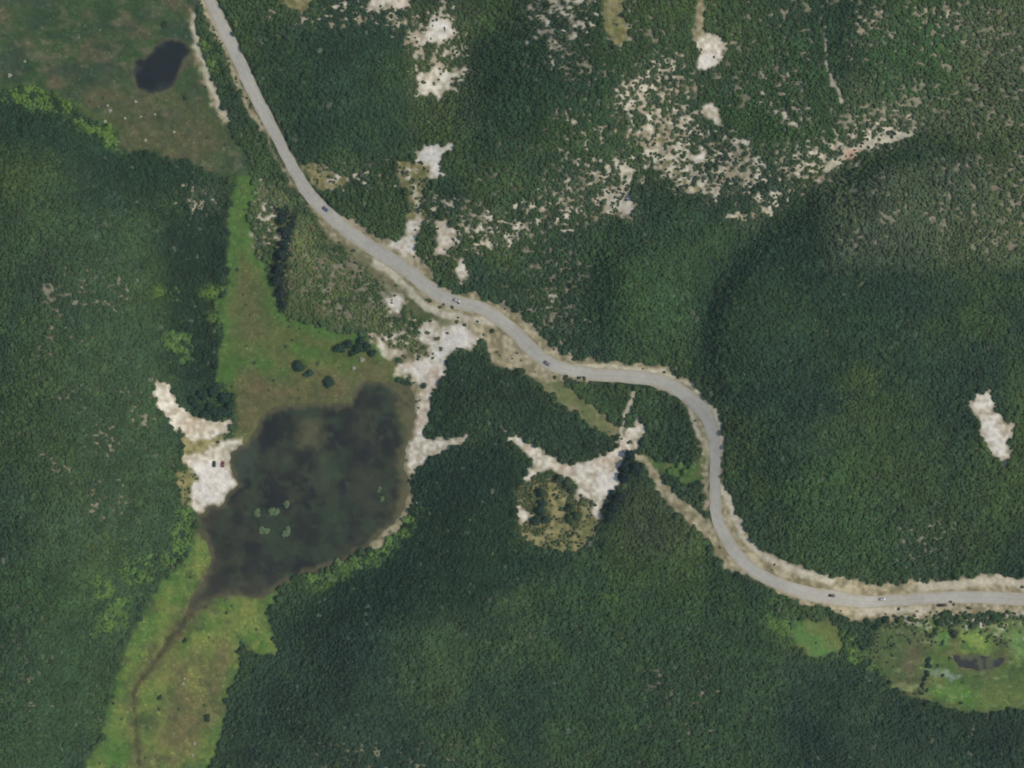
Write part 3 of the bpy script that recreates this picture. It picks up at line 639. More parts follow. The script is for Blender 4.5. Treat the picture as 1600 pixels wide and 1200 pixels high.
tz([(1290, 290), (1500, 250), (1600, 250), (1600, 410), (1300, 410)], (86, 102, 78), .85)
tz([(1330, 130), (1480, 120), (1500, 20), (1660, 0), (1660, 220), (1400, 210)], (86, 102, 76), .8)
tz([(930, 360), (1090, 330), (1090, 500), (960, 560), (900, 480)], (56, 84, 60), .7)
tz([(1000, 400), (1080, 350), (1180, 330), (1130, 395), (1090, 450), (1060, 540), (980, 560), (970, 470)], (68, 96, 60), .55, 34)  # sunlit side of the ridge, put into the leaf tint
tz([(1160, 130), (1290, 40), (1285, 150), (1300, 215), (1180, 240), (1110, 190)], (68, 98, 62), .7, 30)
tz([(1345, 70), (1480, 20), (1490, 140), (1390, 175)], (68, 98, 62), .7, 30)
tz([(730, 70), (860, 20), (880, 110), (980, 90), (970, 200), (860, 200), (740, 260)], (50, 78, 54), .7, 20)
tz([(1230, 760), (1330, 700), (1400, 860), (1260, 870)], (68, 98, 58), .6, 30)
tz(SCRUB[0], (100, 116, 78), .85, 14)
T = mix(T, const(lin(62, 88, 58)), smooth(.48, .6, fbm(U, V, 34, 86)) * smooth(-14, 8, sdf_poly(SCRUB[0], WU, WV)) * .9)
tz([(450, 380), (470, 420), (500, 500), (560, 525), (500, 515), (445, 480), (428, 450)], (64, 88, 58), .7, 14)
tz(SCRUB[1], (80, 96, 68), .6, 14)
tz(YARD, (82, 94, 62), .9, 8)
m_scrub = np.maximum(m_scrub, smooth(-6, 6, sdf_poly(YARD, WU, WV)))
tz([(980, 760), (1090, 790), (1080, 860), (970, 860)], (74, 88, 66), .7, 20)
BRIGHT = [[(-20, 128), (45, 138), (110, 160), (170, 200), (200, 232), (180, 232), (100, 175), (-20, 150)], [(325, 470), (350, 440), (358, 460), (345, 520), (330, 500)], [(940, 930), (960, 930), (960, 940)], [(1310, 990), (1340, 1000), (1385, 1040), (1370, 1050), (1325, 1030)], [(560, 850), (640, 790), (655, 800), (610, 860), (580, 880)], [(150, 900), (180, 920), (170, 1000), (150, 1000)],
 [(190, 880), (225, 870), (240, 905), (200, 920)], [(250, 515), (285, 520), (300, 560), (265, 560)], [(245, 440), (270, 450), (262, 470), (240, 465)], [(310, 450), (350, 445), (345, 480), (318, 480)],
          [(530, 885), (570, 866), (575, 880), (540, 905)], [(1200, 960), (1235, 970), (1235, 1010), (1205, 1000)], [(480, 905), (530, 895), (520, 915), (490, 925)], [(1330, 1020), (1375, 1020), (1380, 1040), (1340, 1035)],
          [(160, 940), (200, 930), (195, 980), (160, 970)], [(0, 120), (60, 140), (90, 160), (0, 150)], [(1200, 900), (1225, 930), (1200, 935)], [(305, 55), (345, 110), (330, 110)], [(275, 800), (300, 790), (305, 850), (270, 890), (255, 880)]]
m_bright = np.zeros(U.shape)
for p in BRIGHT:
    m_bright = np.maximum(m_bright, smooth(-10, 6, sdf_poly(p, WU, WV)))
T = mix(T, const(lin(92, 122, 66)), m_bright * smooth(.30, .52, vnoise(U, V, 9, 83)))
T = T * np.array([1.03, 1.0, .87])[None, None] * (.84 + .34 * fbm(U, V, 55, 88, 3))[..., None]
T = mix(T, T * np.array([1.14, 1.10, .92]), smooth(.48, .66, fbm(U, V, 90, 89, 3)))
pale = smooth(.3, .8, np.clip(m_speckzone, 0, 1))
T = mix(T, const(lin(92, 104, 76)), pale * .45 * smooth(.35, .65, vnoise(U, V, 14, 84)))
shade_band = [[(424, 320), (446, 322), (462, 345), (456, 372), (450, 400), (448, 470), (440, 484), (428, 470), (424, 430), (432, 380), (440, 350)]]  # band of cast shade, put into the leaf tint below
T = mix(T, const(lin(34, 50, 46)), np.maximum.reduce([mask(p, 4) for p in shade_band]))
den = np.maximum(den, np.maximum.reduce([mask(p, 4) for p in shade_band]) * (1 - m_mead))  # extra crowns fill the painted shade band
shade_band_old = [[(432, 320), (456, 325), (460, 350), (448, 400), (446, 470), (432, 480), (424, 440), (436, 380)]]

sp = 4.3
pu, pv = np.meshgrid(np.arange(-M + 6, 1600 + M - 6, sp), np.arange(-M + 6, 1200 + M - 6, sp * .9))
pu = pu + ((np.arange(pu.shape[0]) % 2) * sp * .5)[:, None]
pu = (pu + (RNG.random(pu.shape) - .5) * sp * .85).ravel(); pv = (pv + (RNG.random(pv.shape) - .5) * sp * .85).ravel()
dn = samp(den, pu, pv); sc = samp(m_scrub, pu, pv)
ok = dn > .35 + .5 * RNG.random(len(pu))
ok &= RNG.random(len(pu)) < (1 - .12 * sc)
pu, pv, sc = pu[ok], pv[ok], sc[ok]
rad = (2.7 + 2.0 * RNG.random(len(pu)) ** 1.6 + 1.9 * (RNG.random(len(pu)) < .10 * (vnoise(pu, pv, 45, 94) > .4))) * (1 - .22 * sc) * (.85 + .3 * vnoise(pu, pv, 40, 95))
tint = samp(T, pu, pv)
k = .99 * np.exp(RNG.normal(0, .10, len(pu))) * (.80 + .40 * vnoise(pu, pv, 13, 96))
tint = tint * k[:, None]
yel = (RNG.random(len(pu)) < .06)[:, None]
tint = np.where(yel, tint * np.array([1.25, 1.15, .9]), tint)
pl = (RNG.random(len(pu)) < .01 + .08 * np.clip(samp(m_speckzone, pu, pv), 0, 1) * (vnoise(pu, pv, 50, 97) > .5))[:, None]
tint = np.where(pl, lin(88, 98, 76)[None] * k[:, None], tint)

# 300 trees that stand out become things of their own: the crowns at the edges of the wood
openb = boxblur(open_m, 4, 2)
edge = samp(openb, pu, pv)
inview = (pu > 6) & (pu < 1594) & (pv > 6) & (pv < 1194)
cand = np.where(inview & (edge > .22) & (sc < .75))[0]
RNG.shuffle(cand)
chosen = []; cell = {}
for i in cand:
    key = (int(pu[i] // 13), int(pv[i] // 13))
    if any((key[0] + a, key[1] + b_) in cell and (pu[i] - cell[(key[0] + a, key[1] + b_)][0]) ** 2 + (pv[i] - cell[(key[0] + a, key[1] + b_)][1]) ** 2 < 196 for a in (-1, 0, 1) for b_ in (-1, 0, 1)): continue
    cell[key] = (pu[i], pv[i]); chosen.append(i)
    if len(chosen) >= 270: break
chosen = np.array(chosen)
keepm = np.ones(len(pu), bool); keepm[chosen] = False
for i in chosen:                                             # clear the little crowns a big one would swallow
    keepm &= ~(((pu - pu[i]) ** 2 + (pv - pv[i]) ** 2) < 16)

def cloud(name, kindname, u, v, rad, tint, hk=(.62, .42), sink=.1):
    sel = slice(None)
    x, y, z = place(u, v, -sink)
    me = bpy.data.meshes.new(name); me.vertices.add(len(u)); me.vertices.foreach_set('co', np.stack([x, y, z], -1).astype(np.float32).ravel())
    def at(nm, tp, arr, key):
        a = me.attributes.new(nm, tp, 'POINT'); a.data.foreach_set(key, arr)
    at('rad', 'FLOAT', (rad * S).astype(np.float32), 'value')
    at('hgt', 'FLOAT', (rad * S * (hk[0] + hk[1] * RNG.random(len(u)))).astype(np.float32), 'value')
    e = 6.0; nx = -(samp(ZS, u + e, v) - samp(ZS, u - e, v)) / (2 * e * S); ny = (samp(ZS, u, v + e) - samp(ZS, u, v - e)) / (2 * e * S)
    n = np.stack([nx, ny, np.ones(len(u))], -1); n /= np.linalg.norm(n, axis=1)[:, None]
    a_ = RNG.random(len(u)) * 6.283; xa = np.stack([np.cos(a_), np.sin(a_), 0 * a_], -1)
    xa -= (xa * n).sum(1)[:, None] * n; xa /= np.linalg.norm(xa, axis=1)[:, None]; ya = np.cross(n, xa)
    eul = np.stack([np.arctan2(ya[:, 2], n[:, 2]), np.arcsin(np.clip(-xa[:, 2], -1, 1)), np.arctan2(xa[:, 1], xa[:, 0])], -1)
    at('spin', 'FLOAT_VECTOR', eul.astype(np.float32).ravel(), 'vector')
    at('variant', 'INT', RNG.integers(0, NVAR, len(u)).astype(np.int32), 'value')
    at('tint', 'FLOAT_COLOR', np.concatenate([tint, np.ones((len(u), 1))], 1).astype(np.float32).ravel(), 'color')
    o = link(name, me); o['kind'] = 'stuff'
    ng = bpy.data.node_groups.new(name + '_scatter', 'GeometryNodeTree')
    ng.interface.new_socket('Geometry', in_out='INPUT', socket_type='NodeSocketGeometry'); ng.interface.new_socket('Geometry', in_out='OUTPUT', socket_type='NodeSocketGeometry')
    N = ng.nodes; gi = N.new('NodeGroupInput'); go = N.new('NodeGroupOutput'); ip = N.new('GeometryNodeInstanceOnPoints'); ci = N.new('GeometryNodeCollectionInfo')
    ci.inputs['Collection'].default_value = src; ci.inputs['Separate Children'].default_value = True; ci.inputs['Reset Children'].default_value = True
    def named(nm, dt):
        n = N.new('GeometryNodeInputNamedAttribute'); n.data_type = dt; n.inputs['Name'].default_value = nm; return n.outputs['Attribute']
    ip.inputs['Pick Instance'].default_value = True
    L = ng.links
    L.new(gi.outputs[0], ip.inputs['Points']); L.new(ci.outputs[0], ip.inputs['Instance']); L.new(named('variant', 'INT'), ip.inputs['Instance Index'])
    L.new(named('spin', 'FLOAT_VECTOR'), ip.inputs['Rotation'])
    cs = N.new('ShaderNodeCombineXYZ'); L.new(named('rad', 'FLOAT'), cs.inputs['X']); L.new(named('rad', 'FLOAT'), cs.inputs['Y']); L.new(named('hgt', 'FLOAT'), cs.inputs['Z']); L.new(cs.outputs[0], ip.inputs['Scale'])
    L.new(ip.outputs[0], go.inputs[0])
    md_ = o.modifiers.new('scatter', 'NODES'); md_.node_group = ng
    o['label'] = kindname
    return o
wood = keepm & (sc < .5)
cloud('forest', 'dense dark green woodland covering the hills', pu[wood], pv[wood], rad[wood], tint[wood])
# small bushes dotted over the broken sandy ground, the verges and the yard
qs = 4.6
qu, qv = np.meshgrid(np.arange(-M + 6, 1600 + M - 6, qs), np.arange(-M + 6, 1200 + M - 6, qs))
qu = (qu + (RNG.random(qu.shape) - .5) * qs).ravel(); qv = (qv + (RNG.random(qv.shape) - .5) * qs).ravel()
pr = np.maximum.reduce([.55 * samp(m_speck, qu, qv) * np.clip(samp(m_speckzone, qu, qv) * 2, 0, 1), .72 * samp(thin, qu, qv), .018 * samp(m_tan, qu, qv), .26 * samp(smooth(.9, .2, np.abs(m_sand - .4) * 2), qu, qv)])
pr *= np.clip((vnoise(qu, qv, 9, 121) - .18) * 2.2, 0, 1.4)
pr *= samp(smooth(10, 14, road_d), qu, qv) * (samp(np.maximum(m_pond, m_pool), qu, qv) < .1)
qk = RNG.random(len(qu)) < pr
qu, qv = qu[qk], qv[qk]
qr = 1.9 + 1.5 * RNG.random(len(qu)) ** 1.4
qt = np.where((RNG.random(len(qu)) < .4)[:, None], lin(88, 98, 66)[None], lin(60, 80, 54)[None]) * (1.15 * np.exp(RNG.normal(0, .2, len(qu))))[:, None]
rest = keepm & ~wood
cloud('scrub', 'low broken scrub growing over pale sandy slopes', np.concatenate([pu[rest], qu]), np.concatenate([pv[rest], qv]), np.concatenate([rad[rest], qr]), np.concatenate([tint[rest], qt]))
# tufts of marsh grass
gs_ = 5.0
hu_, hv_ = np.meshgrid(np.arange(-M + 6, 1600 + M - 6, gs_), np.arange(-M + 6, 1200 + M - 6, gs_))
hu_ = (hu_ + (RNG.random(hu_.shape) - .5) * gs_ * 1.3).ravel(); hv_ = (hv_ + (RNG.random(hv_.shape) - .5) * gs_ * 1.3).ravel()
wetg = np.maximum(flat, m_gl) * (wsd < -3) * (creek_s < -1) * (1 - m_sand) * (1 - m_pale)
hk_ = RNG.random(len(hu_)) < samp(wetg, hu_, hv_) * (.25 + .75 * (vnoise(hu_, hv_, 17, 131) > .42))
hu_, hv_ = hu_[hk_], hv_[hk_]
ht = samp(G, hu_, hv_) * (1.18 * np.exp(RNG.normal(0, .09, len(hu_))) * (.8 + .4 * vnoise(hu_, hv_, 11, 132)))[:, None]
cloud('marsh_grass', 'tufts of green and straw grass on the wet flats', hu_, hv_, 1.6 + 1.5 * RNG.random(len(hu_)), ht, (.10, .18), .12)

# ------------------------------------------------------------------ thin haze between the aircraft and the ground
bm = bmesh.new(); bmesh.ops.create_cube(bm, size=1)
zb, zt = float(gz.min()) - 1.5, H + 6
for v in bm.verts: v.co = Vector((v.co.x * 13000, v.co.y * 13000, zb + (v.co.z + .5) * (zt - zb)))
me = bpy.data.meshes.new('haze'); bm.to_mesh(me); bm.free()
mh = bpy.data.materials.new('haze_air'); mh.use_nodes = True; nt = mh.node_tree; nt.nodes.clear()
pv_ = nt.nodes.new('ShaderNodeVolumePrincipled'); pv_.inputs['Color'].default_value = (.80, .90, .96, 1); pv_.inputs['Density'].default_value = HAZE; pv_.inputs['Anisotropy'].default_value = 0.0
mo = nt.nodes.new('ShaderNodeOutputMaterial'); nt.links.new(pv_.outputs[0], mo.inputs['Volume'])
hz = link('haze', me, None, mh); hz['kind'] = 'stuff'

# ------------------------------------------------------------------ single trees and bushes
def tinted(o, c): o['tint'] = [float(c[0]), float(c[1]), float(c[2]), 1.0]; return o
def make_tree(u, v, r_px, c, label, group=None, hk=1.3, name='tree', cat='tree', crowns=None):
    root = bpy.data.objects.new(name, None); col.objects.link(root)
    root.location = pt(u, v, -.05); root.rotation_euler = (0, 0, random.random() * 6.283)
    root.scale = (r_px * S, r_px * S, r_px * S * hk * random.uniform(.9, 1.1))
    root.empty_display_size = .3
    tag(root, label, cat, group)
    o = link('crown', random.choice(crowns or big_crowns), root); tinted(o, c)
    link('trunk', random.choice(trunks), root)
    return root
def make_bush(u, v, r_px, c, label, group=None, hk=.85, cat='bush', name='bush'):
    o = link(name, random.choice(bush_crowns))
    o.location = pt(u, v, -.1); o.location.z = max(o.location.z, -.05); o.rotation_euler = (0, 0, random.random() * 6.283); o.scale = (r_px * S, r_px * S * random.uniform(.8, 1.1), r_px * S * hk)
    tinted(o, c); tag(o, label, cat, group); return o

LANDMARKS = [(14, 112, 'the bright reeds at the left end of the northern marsh'), (105, 158, 'the marsh corner above the western forest'), (200, 232, 'the reddish bare bank below the northern marsh'), (330, 268, 'the tail of the northern marsh'),
 (372, 320, 'the narrow green neck of the meadow'), (350, 420, 'the upper western rim of the green meadow'), (342, 540, 'the lower western rim of the green meadow'), (300, 310, 'the small bare patch west of the meadow neck'), (255, 610, 'the top end of the hooked sand bank'),
 (300, 672, 'the bend of the hooked sand bank'), (372, 650, 'the oval tree clump by the sand bank'), (285, 720, 'the back of the white pond beach'), (285, 770, 'the olive grass beside the pond beach'), (315, 815, 'the south tip of the pond beach'), (270, 890, 'the head of the southern marsh'), (220, 960, 'the upper left side of the southern marsh'),
 (180, 1060, 'the middle left side of the southern marsh'), (150, 1170, 'the lower left side of the southern marsh'), (435, 1015, 'the bright green corner of the southern marsh'), (375, 1010, 'the notch in the southern marsh edge'), (350, 1120, 'the middle right side of the southern marsh'), (332, 1180, 'the lower right side of the southern marsh'),
 (450, 930, 'the yellowish bank south of the pond'), (540, 885, 'the southern bank of the pond'), (610, 850, 'the south-eastern shore of the pond'), (648, 770, 'the eastern shore of the pond'), (700, 690, 'the sandy spur right of the pond'), (665, 640, 'the thin sand strand right of the pond'), (715, 530, 'the white shore sand below the road'), (600, 540, 'the sandy arm at the meadow corner'),
 (620, 478, 'the round white sand disc'), (420, 360, 'the scrub beside the meadow neck'), (480, 500, 'the meadow shore of the scrub rise'), (310, 60, 'the pale path along the northern marsh'), (340, 140, 'the lower end of the pale marsh path'), (400, 240, 'the strip between marsh and road'), (370, 40, 'the road where it enters at the top'),
 (425, 150, 'the upper straight of the road'), (480, 265, 'the grassy verge right of the upper road'), (540, 340, 'the road beside the blue-grey car'), (630, 385, 'the sandy turnout above the road'), (645, 290, 'the olive track north of the turnout'), (675, 250, 'the white sand patch above the olive track'), (695, 375, 'the white sand patch right of the turnout'), (722, 425, 'the small sand patch above the white car'),
 (683, 130, 'the pinkish sand patch near the top'), (680, 50, 'the white sand patch near the top'), (605, 5, 'the sand at the very top edge'), (455, 0, 'the dry grass at the top right of the road'), (965, 50, 'the olive track at the top centre'), (1092, 20, 'the dirt track above the square white pad'), (1112, 82, 'the square white pad'), (1115, 182, 'the small bare patch below the square pad'), (1040, 220, 'the tan gully on the speckled hill'), (1075, 285, 'the lower end of the tan gully'),
 (1096, 248, 'the white fleck on the speckled hill'), (968, 320, 'the sand patch at the foot of the speckled hill'), (1320, 248, 'the pinkish bare ridge'), (1400, 212, 'the upper end of the bare ridge'), (780, 475, 'the road right of the white car'), (840, 530, 'the northern verge near the grey car'), (930, 568, 'the northern verge before the sharp bend'), (1050, 585, 'the top of the sharp road bend'), (1125, 670, 'the outer curve of the sharp road bend'),
 (1130, 750, 'the straight below the sharp bend'), (1170, 835, 'the sandy verge after the sharp bend'), (1250, 885, 'the sandy verge left of the dark green car'), (1360, 905, 'the northern verge above the small white car'), (1470, 900, 'the northern verge above the parked pickup'), (1570, 895, 'the northern verge at the right edge'), (1150, 895, 'the southern verge where the dirt track joins'), (1230, 940, 'the southern verge above the round glade'),
 (1340, 968, 'the southern verge below the small white car'), (1480, 965, 'the southern verge below the parked pickup'), (1570, 965, 'the southern verge at the right edge'), (1275, 968, 'the top of the round glade'), (1240, 1000, 'the left side of the round glade'), (1310, 1010, 'the right side of the round glade'), (1275, 1035, 'the foot of the round glade'), (1360, 1020, 'the western tip of the south-eastern marsh'), (1420, 1085, 'the lower left edge of the south-eastern marsh'), (1540, 1112, 'the lower edge of the south-eastern marsh'),
 (1395, 985, 'the upper left edge of the south-eastern marsh'), (1540, 630, 'the upper end of the pale scar'), (1560, 675, 'the middle of the pale scar'), (1570, 725, 'the foot of the pale scar'), (1090, 700, 'the inner side of the bend'), (1050, 740, 'the bright glade beside the dirt track'), (1080, 800, 'the lower dirt track'), (1020, 745, 'the upper dirt track'), (985, 640, 'the pale footpath'), (1000, 670, 'the top prong of the sandy clearing'), (965, 745, 'the right rim of the sandy clearing'),
 (890, 718, 'the upper rim of the sandy clearing'), (800, 682, 'the left prong of the sandy clearing'), (830, 740, 'the left notch of the sandy clearing'), (818, 800, 'the small white pocket beside the yard'), (880, 862, 'the foot of the grassy yard'), (930, 830, 'the right side of the grassy yard'), (860, 600, 'the upper end of the olive strip'), (930, 655, 'the lower end of the olive strip'), (770, 560, 'the dry ground left of the olive strip'), (650, 590, 'the lower shore sand')]
def pip(p, poly):
    c = False; n = len(poly)
    for i in range(n):
        (ax, ay), (bx, by) = poly[i], poly[(i + 1) % n]
        if (ay > p[1]) != (by > p[1]) and p[0] < (bx - ax) * (p[1] - ay) / (by - ay) + ax: c = not c
    return c
LMP = np.array([(q[0], q[1]) for q in LANDMARKS], float)
SIDES = ['to the right of', 'below and right of', 'just below', 'below and left of', 'to the left of', 'above and left of', 'just above', 'above and right of']
found = {}
for i in chosen:
    dl = np.hypot(LMP[:, 0] - pu[i], LMP[:, 1] - pv[i]); j = int(dl.argmin())
    sd = int(round(math.atan2(pv[i] - LMP[j, 1], pu[i] - LMP[j, 0]) / (math.pi / 4))) % 8
    found.setdefault((j, sd) if dl[j] < 75 else ('gap', 0), []).append((dl[j], i))
for (j, sd), lst in found.items():
    lst.sort()
    for n_, (dist, i) in enumerate(lst):
        if j == 'gap':
            lab, grp = 'dark green tree at the rim of a small gap inside the forest', 'trees by gaps in the forest'
        else:
            where = SIDES[sd] + ' ' + LANDMARKS[j][2]; grp = 'trees by ' + LANDMARKS[j][2]
            lab = ('tree ' if len(lst) == 1 else 'nearer tree ' if (n_ == 0 and len(lst) == 2) else 'nearest tree ' if n_ == 0 else 'farther tree ' if len(lst) == 2 else 'farthest tree ' if n_ == len(lst) - 1 else 'middle tree ') + where
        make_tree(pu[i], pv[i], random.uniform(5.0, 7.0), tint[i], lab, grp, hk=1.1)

def rank(i, n, first, last):
    words = ['', 'second', 'third', 'fourth', 'fifth', 'sixth', 'seventh', 'eighth']
    return first if i == 0 else last if i == n - 1 else words[i] + ' from ' + {'topmost': 'the top', 'leftmost': 'the left'}[first]
dk = lin(46, 68, 52); mdg = lin(62, 88, 56); brt = lin(92, 122, 66); pl_ = lin(128, 140, 104); olv = lin(104, 112, 70)
make_tree(470, 571, 11, dk, 'larger of two lone dark trees standing in the green meadow north of the pond', hk=.9)
make_tree(482, 584, 8, lin(56, 78, 62), 'smaller tree leaning against the larger lone dark tree in the meadow', hk=.9)
make_tree(515, 597, 9.5, dk, 'small lone dark tree in brown grass at the top shore of the pond', hk=.9)
for i_, (u, v, r_) in enumerate(sorted(((532, 545, 9), (545, 537, 8), (560, 545, 9), (574, 541, 8), (584, 552, 7), (566, 533, 7), (550, 552, 6)), key=lambda q: q[0])):
    make_tree(u, v, r_, dk, 'dark tree, ' + rank(i_, 7, 'leftmost', 'rightmost') + ' of the clump at the meadow corner', 'tree clump at the meadow corner')
for u, v, r_ in ((303, 628, 9), (318, 618, 10), (335, 612, 10), (352, 622, 10), (362, 634, 9), (348, 642, 10), (330, 640, 10), (320, 648, 8), (340, 652, 8), (356, 648, 7), (310, 638, 7)):
    make_tree(u, v, r_, lin(42, 64, 50), 'dark rounded tree in the lone oval clump above the hooked sand bank', 'oval tree clump by the sand bank')
for i_, (u, v, r_) in enumerate(sorted(((440, 345, 8), (446, 362, 8), (444, 380, 8), (440, 400, 9), (436, 420, 9), (434, 440, 9), (438, 458, 8), (442, 474, 7)), key=lambda q: q[1])):  # trees added along the shadow band, shade put into their tint
    make_tree(u, v, r_, lin(40, 58, 50), 'tree tinted dark as shade, ' + rank(i_, 8, 'topmost', 'lowest') + ' in the row along the meadow neck scrub', 'shade-tinted tree row by the meadow neck', hk=1.6)
for i_, (u, v, r_) in enumerate(sorted(((843, 770, 8), (847, 785, 8), (843, 800, 9), (838, 815, 8), (851, 812, 7)), key=lambda q: q[1])):
    make_tree(u, v, r_, dk, 'dark tree, ' + rank(i_, 5, 'topmost', 'lowest') + ' in the column left in the grassy yard', 'tree column in the yard')
for u, v, r_ in ((893, 795, 8), (902, 806, 8), (890, 812, 8)):
    make_tree(u, v, r_, lin(66, 82, 54), 'olive tree in the small cluster at the middle of the grassy yard', 'tree cluster in the yard')
for u, v, r_ in ((873, 748, 8), (886, 757, 8), (893, 766, 6)):
    make_tree(u, v, r_, lin(66, 80, 60), 'tree at the notch on the south-west edge of the sandy clearing', 'trees in the clearing notch')
for i_, (u, v, r_) in enumerate(sorted(((984, 712, 10), (975, 728, 9), (978, 745, 9), (990, 730, 10), (968, 778, 9), (958, 792, 9), (950, 808, 9)), key=lambda q: q[1])):
    make_tree(u, v, r_, lin(38, 56, 48), 'tall very dark tree, ' + rank(i_, 7, 'topmost', 'lowest') + ' on the white clearing\'s eastern rim', 'dark trees on the clearing rim', hk=1.7)
for u, v, r_ in ((1050, 735, 7), (1063, 728, 7), (1075, 738, 8), (1066, 748, 7), (1082, 728, 6)):
    make_bush(u, v, r_, brt, 'bright green bush in the grassy glade beside the dirt track', 'bright bushes in the glade')
for (u, v, r_, lab) in ((450, 788, 6, 'pale green mangrove clump, topmost of the islets in the pond'), (428, 799, 7, 'pale green mangrove islet just left of the dark gap in the pond'), (405, 800, 6, 'small dull mangrove islet nearest the white beach'),
                        (414, 828, 8, 'pale green mangrove islet at the left of the lower pair'), (446, 830, 8, 'round pale green mangrove islet at the right of the lower pair'), (594, 764, 5, 'small grey-green islet bush near the pond\'s eastern side'),
                        (598, 780, 5, 'flat grey-green reed clump near the pond\'s eastern shore')):
    make_bush(u, v, r_ * 1.25, lin(92, 110, 76) * random.uniform(.85, 1.2), lab, hk=.6, cat='mangrove', name='mangrove_bush')
for (u, v, r_, lab) in ((565, 885, 6, 'pale leafy bush tucked into the pond\'s south-east bank'), (562, 872, 5, 'light bush at the water on the pond\'s south-east bank'), (530, 880, 8, 'bright green bush at the pond\'s southern bank'), (520, 905, 8, 'bright bush in the forest just below the pond\'s southern bank')):
    make_bush(u, v, r_, lin(104, 124, 78), lab)
for i_, (u, v, r_) in enumerate(sorted(((1452, 1032, 6), (1451, 1042, 6), (1448, 1052, 6), (1445, 1061, 5), (1441, 1070, 5)), key=lambda q: q[1])):
    make_bush(u, v, r_, lin(44, 62, 50), 'dark bush, ' + rank(i_, 5, 'topmost', 'lowest') + ' in the upright line across the south-eastern marsh', 'dark bush line in the marsh')
for u, v, r_ in ((1440, 1083, 4), (1447, 1078, 4), (1455, 992, 6), (1462, 985, 5)):
    make_bush(u, v, r_, lin(56, 74, 54), 'small dark bush near the ends of the marsh\'s bush line', 'bushes at the ends of the marsh line')
for u, v, r_, lab in ((1302, 1042, 6, 'lone dark bush just below the round grassy glade'), (1501, 1097, 4, 'tiny dark bush on the bright lower edge of the eastern marsh'), (258, 38, 6, 'dark bush standing alone above the black pool'), (1492, 990, 8, 'dark green bush between the bright patch and the verge in the eastern marsh'),
                      (288, 1000, 5, 'dark bush beside the brown creek bed'), (325, 1122, 7, 'dark bush pair member at the southern marsh\'s right edge'), (250, 1090, 4, 'small dark bush in the middle of the southern marsh'),
                      (290, 154, 5, 'dark low bush below the black pool'), (770, 518, 5, 'small round bush on the dry verge south of the road'), (717, 472, 3, 'tiny bush at the road edge opposite the white car')):
    make_bush(u, v, r_, lin(52, 70, 50), lab)
for i_, (u, v, r_) in enumerate(sorted(((884, 590, 5), (889, 595, 6), (905, 590, 4), (912, 592, 4), (896, 597, 5), (925, 598, 5), (868, 590, 4)), key=lambda q: q[0])):
    make_bush(u, v, r_, lin(70, 80, 58), 'low dull roadside bush before the sharp bend, ' + rank(i_, 7, 'leftmost', 'rightmost') + ' of its row', 'bushes on the road edge before the bend')
for i_, (u, v, r_) in enumerate(sorted(((690, 545, 4), (668, 520, 4), (684, 530, 5), (677, 560, 3), (700, 520, 3), (655, 550, 5)), key=lambda q: q[1])):
    make_bush(u, v, r_, olv * .8, 'small dry bush, ' + rank(i_, 6, 'topmost', 'lowest') + ' of those on the shore sand', 'bushes on the shore sand')
for u, v, r_, lab in ((683, 358, 3.5, 'little dry bush at the top of the white patch by the turnout'), (708, 375, 3.5, 'little dry bush at the right of the white patch by the turnout'), (1095, 78, 2.5, 'little dry bush on the square white pad'),
                      (672, 470, 4, 'leftmost little bush on the verge below the white car'), (688, 480, 3.5, 'lower little bush on the verge below the white car'), (706, 481, 3.5, 'rightmost little bush on the verge below the white car'),
                      (1485, 941, 3, 'little bush just right of the parked pickup'), (1491, 944, 3, 'little bush second to the right of the parked pickup'), (694, 476, 3, 'little bush at the road edge beside the white car')):
    make_bush(u, v, r_, lin(84, 88, 62), lab)
for u, v, r_, c in ((222, 898, 9, brt), (208, 890, 8, brt), (234, 905, 7, brt), (272, 530, 7, brt), (281, 545, 7, brt), (268, 520, 6, brt), (290, 550, 6, brt)):
    make_tree(u, v, r_, c, 'bright light-green tree in the cluster above the southern marsh' if v > 700 else 'bright light-green tree in the cluster west of the meadow\'s lower edge', 'bright trees above the southern marsh' if v > 700 else 'bright trees west of the meadow')

# pale rocks
rock_me = []
for i in range(4):
    bm = bmesh.new(); bmesh.ops.create_icosphere(bm, subdivisions=2, radius=1); r = random.Random(50 + i)
    for v in bm.verts:
        k = 1 + .28 * math.sin(v.co.x * 3 + i) * math.cos(v.co.y * 4 - i) + r.uniform(-.12, .12); v.co = v.co * k; v.co.z *= .55
    me = bpy.data.meshes.new('rock'); bm.to_mesh(me); bm.free(); me.materials.append(mat_rock); rock_me.append(me)
for i, (u, v, r_) in enumerate(((172, 173, 3.5), (164, 190, 3.5), (195, 185, 2.5), (212, 159, 3), (242, 179, 2.5), (272, 206, 3), (227, 219, 2.8), (168, 165, 2.5), (15, 118, 4), (39, 96, 2.6), (220, 182, 2.2), (286, 1068, 3), (288, 1060, 2.4), (304, 1162, 3), (301, 1180, 2.6))):
    o = link('rock', rock_me[i % 4]); o.location = pt(u, v, .1); o.scale = (r_ * S * .85,) * 3; o.rotation_euler = (0, 0, i * 1.3)
    if u < 60: tag(o, ('larger' if r_ > 3 else 'smaller') + ' pale boulder at the left end of the northern marsh', 'rock')
    elif v < 400: tag(o, 'pale boulder in the grass ' + ('straight below the black pool' if u > 205 else 'near the forest below the northern marsh'), 'rock', 'boulders below the black pool' if u > 205 else 'boulders near the marsh forest edge')
    else: tag(o, 'pale boulder in the narrow southern marsh', 'rock', 'boulders in the southern marsh')
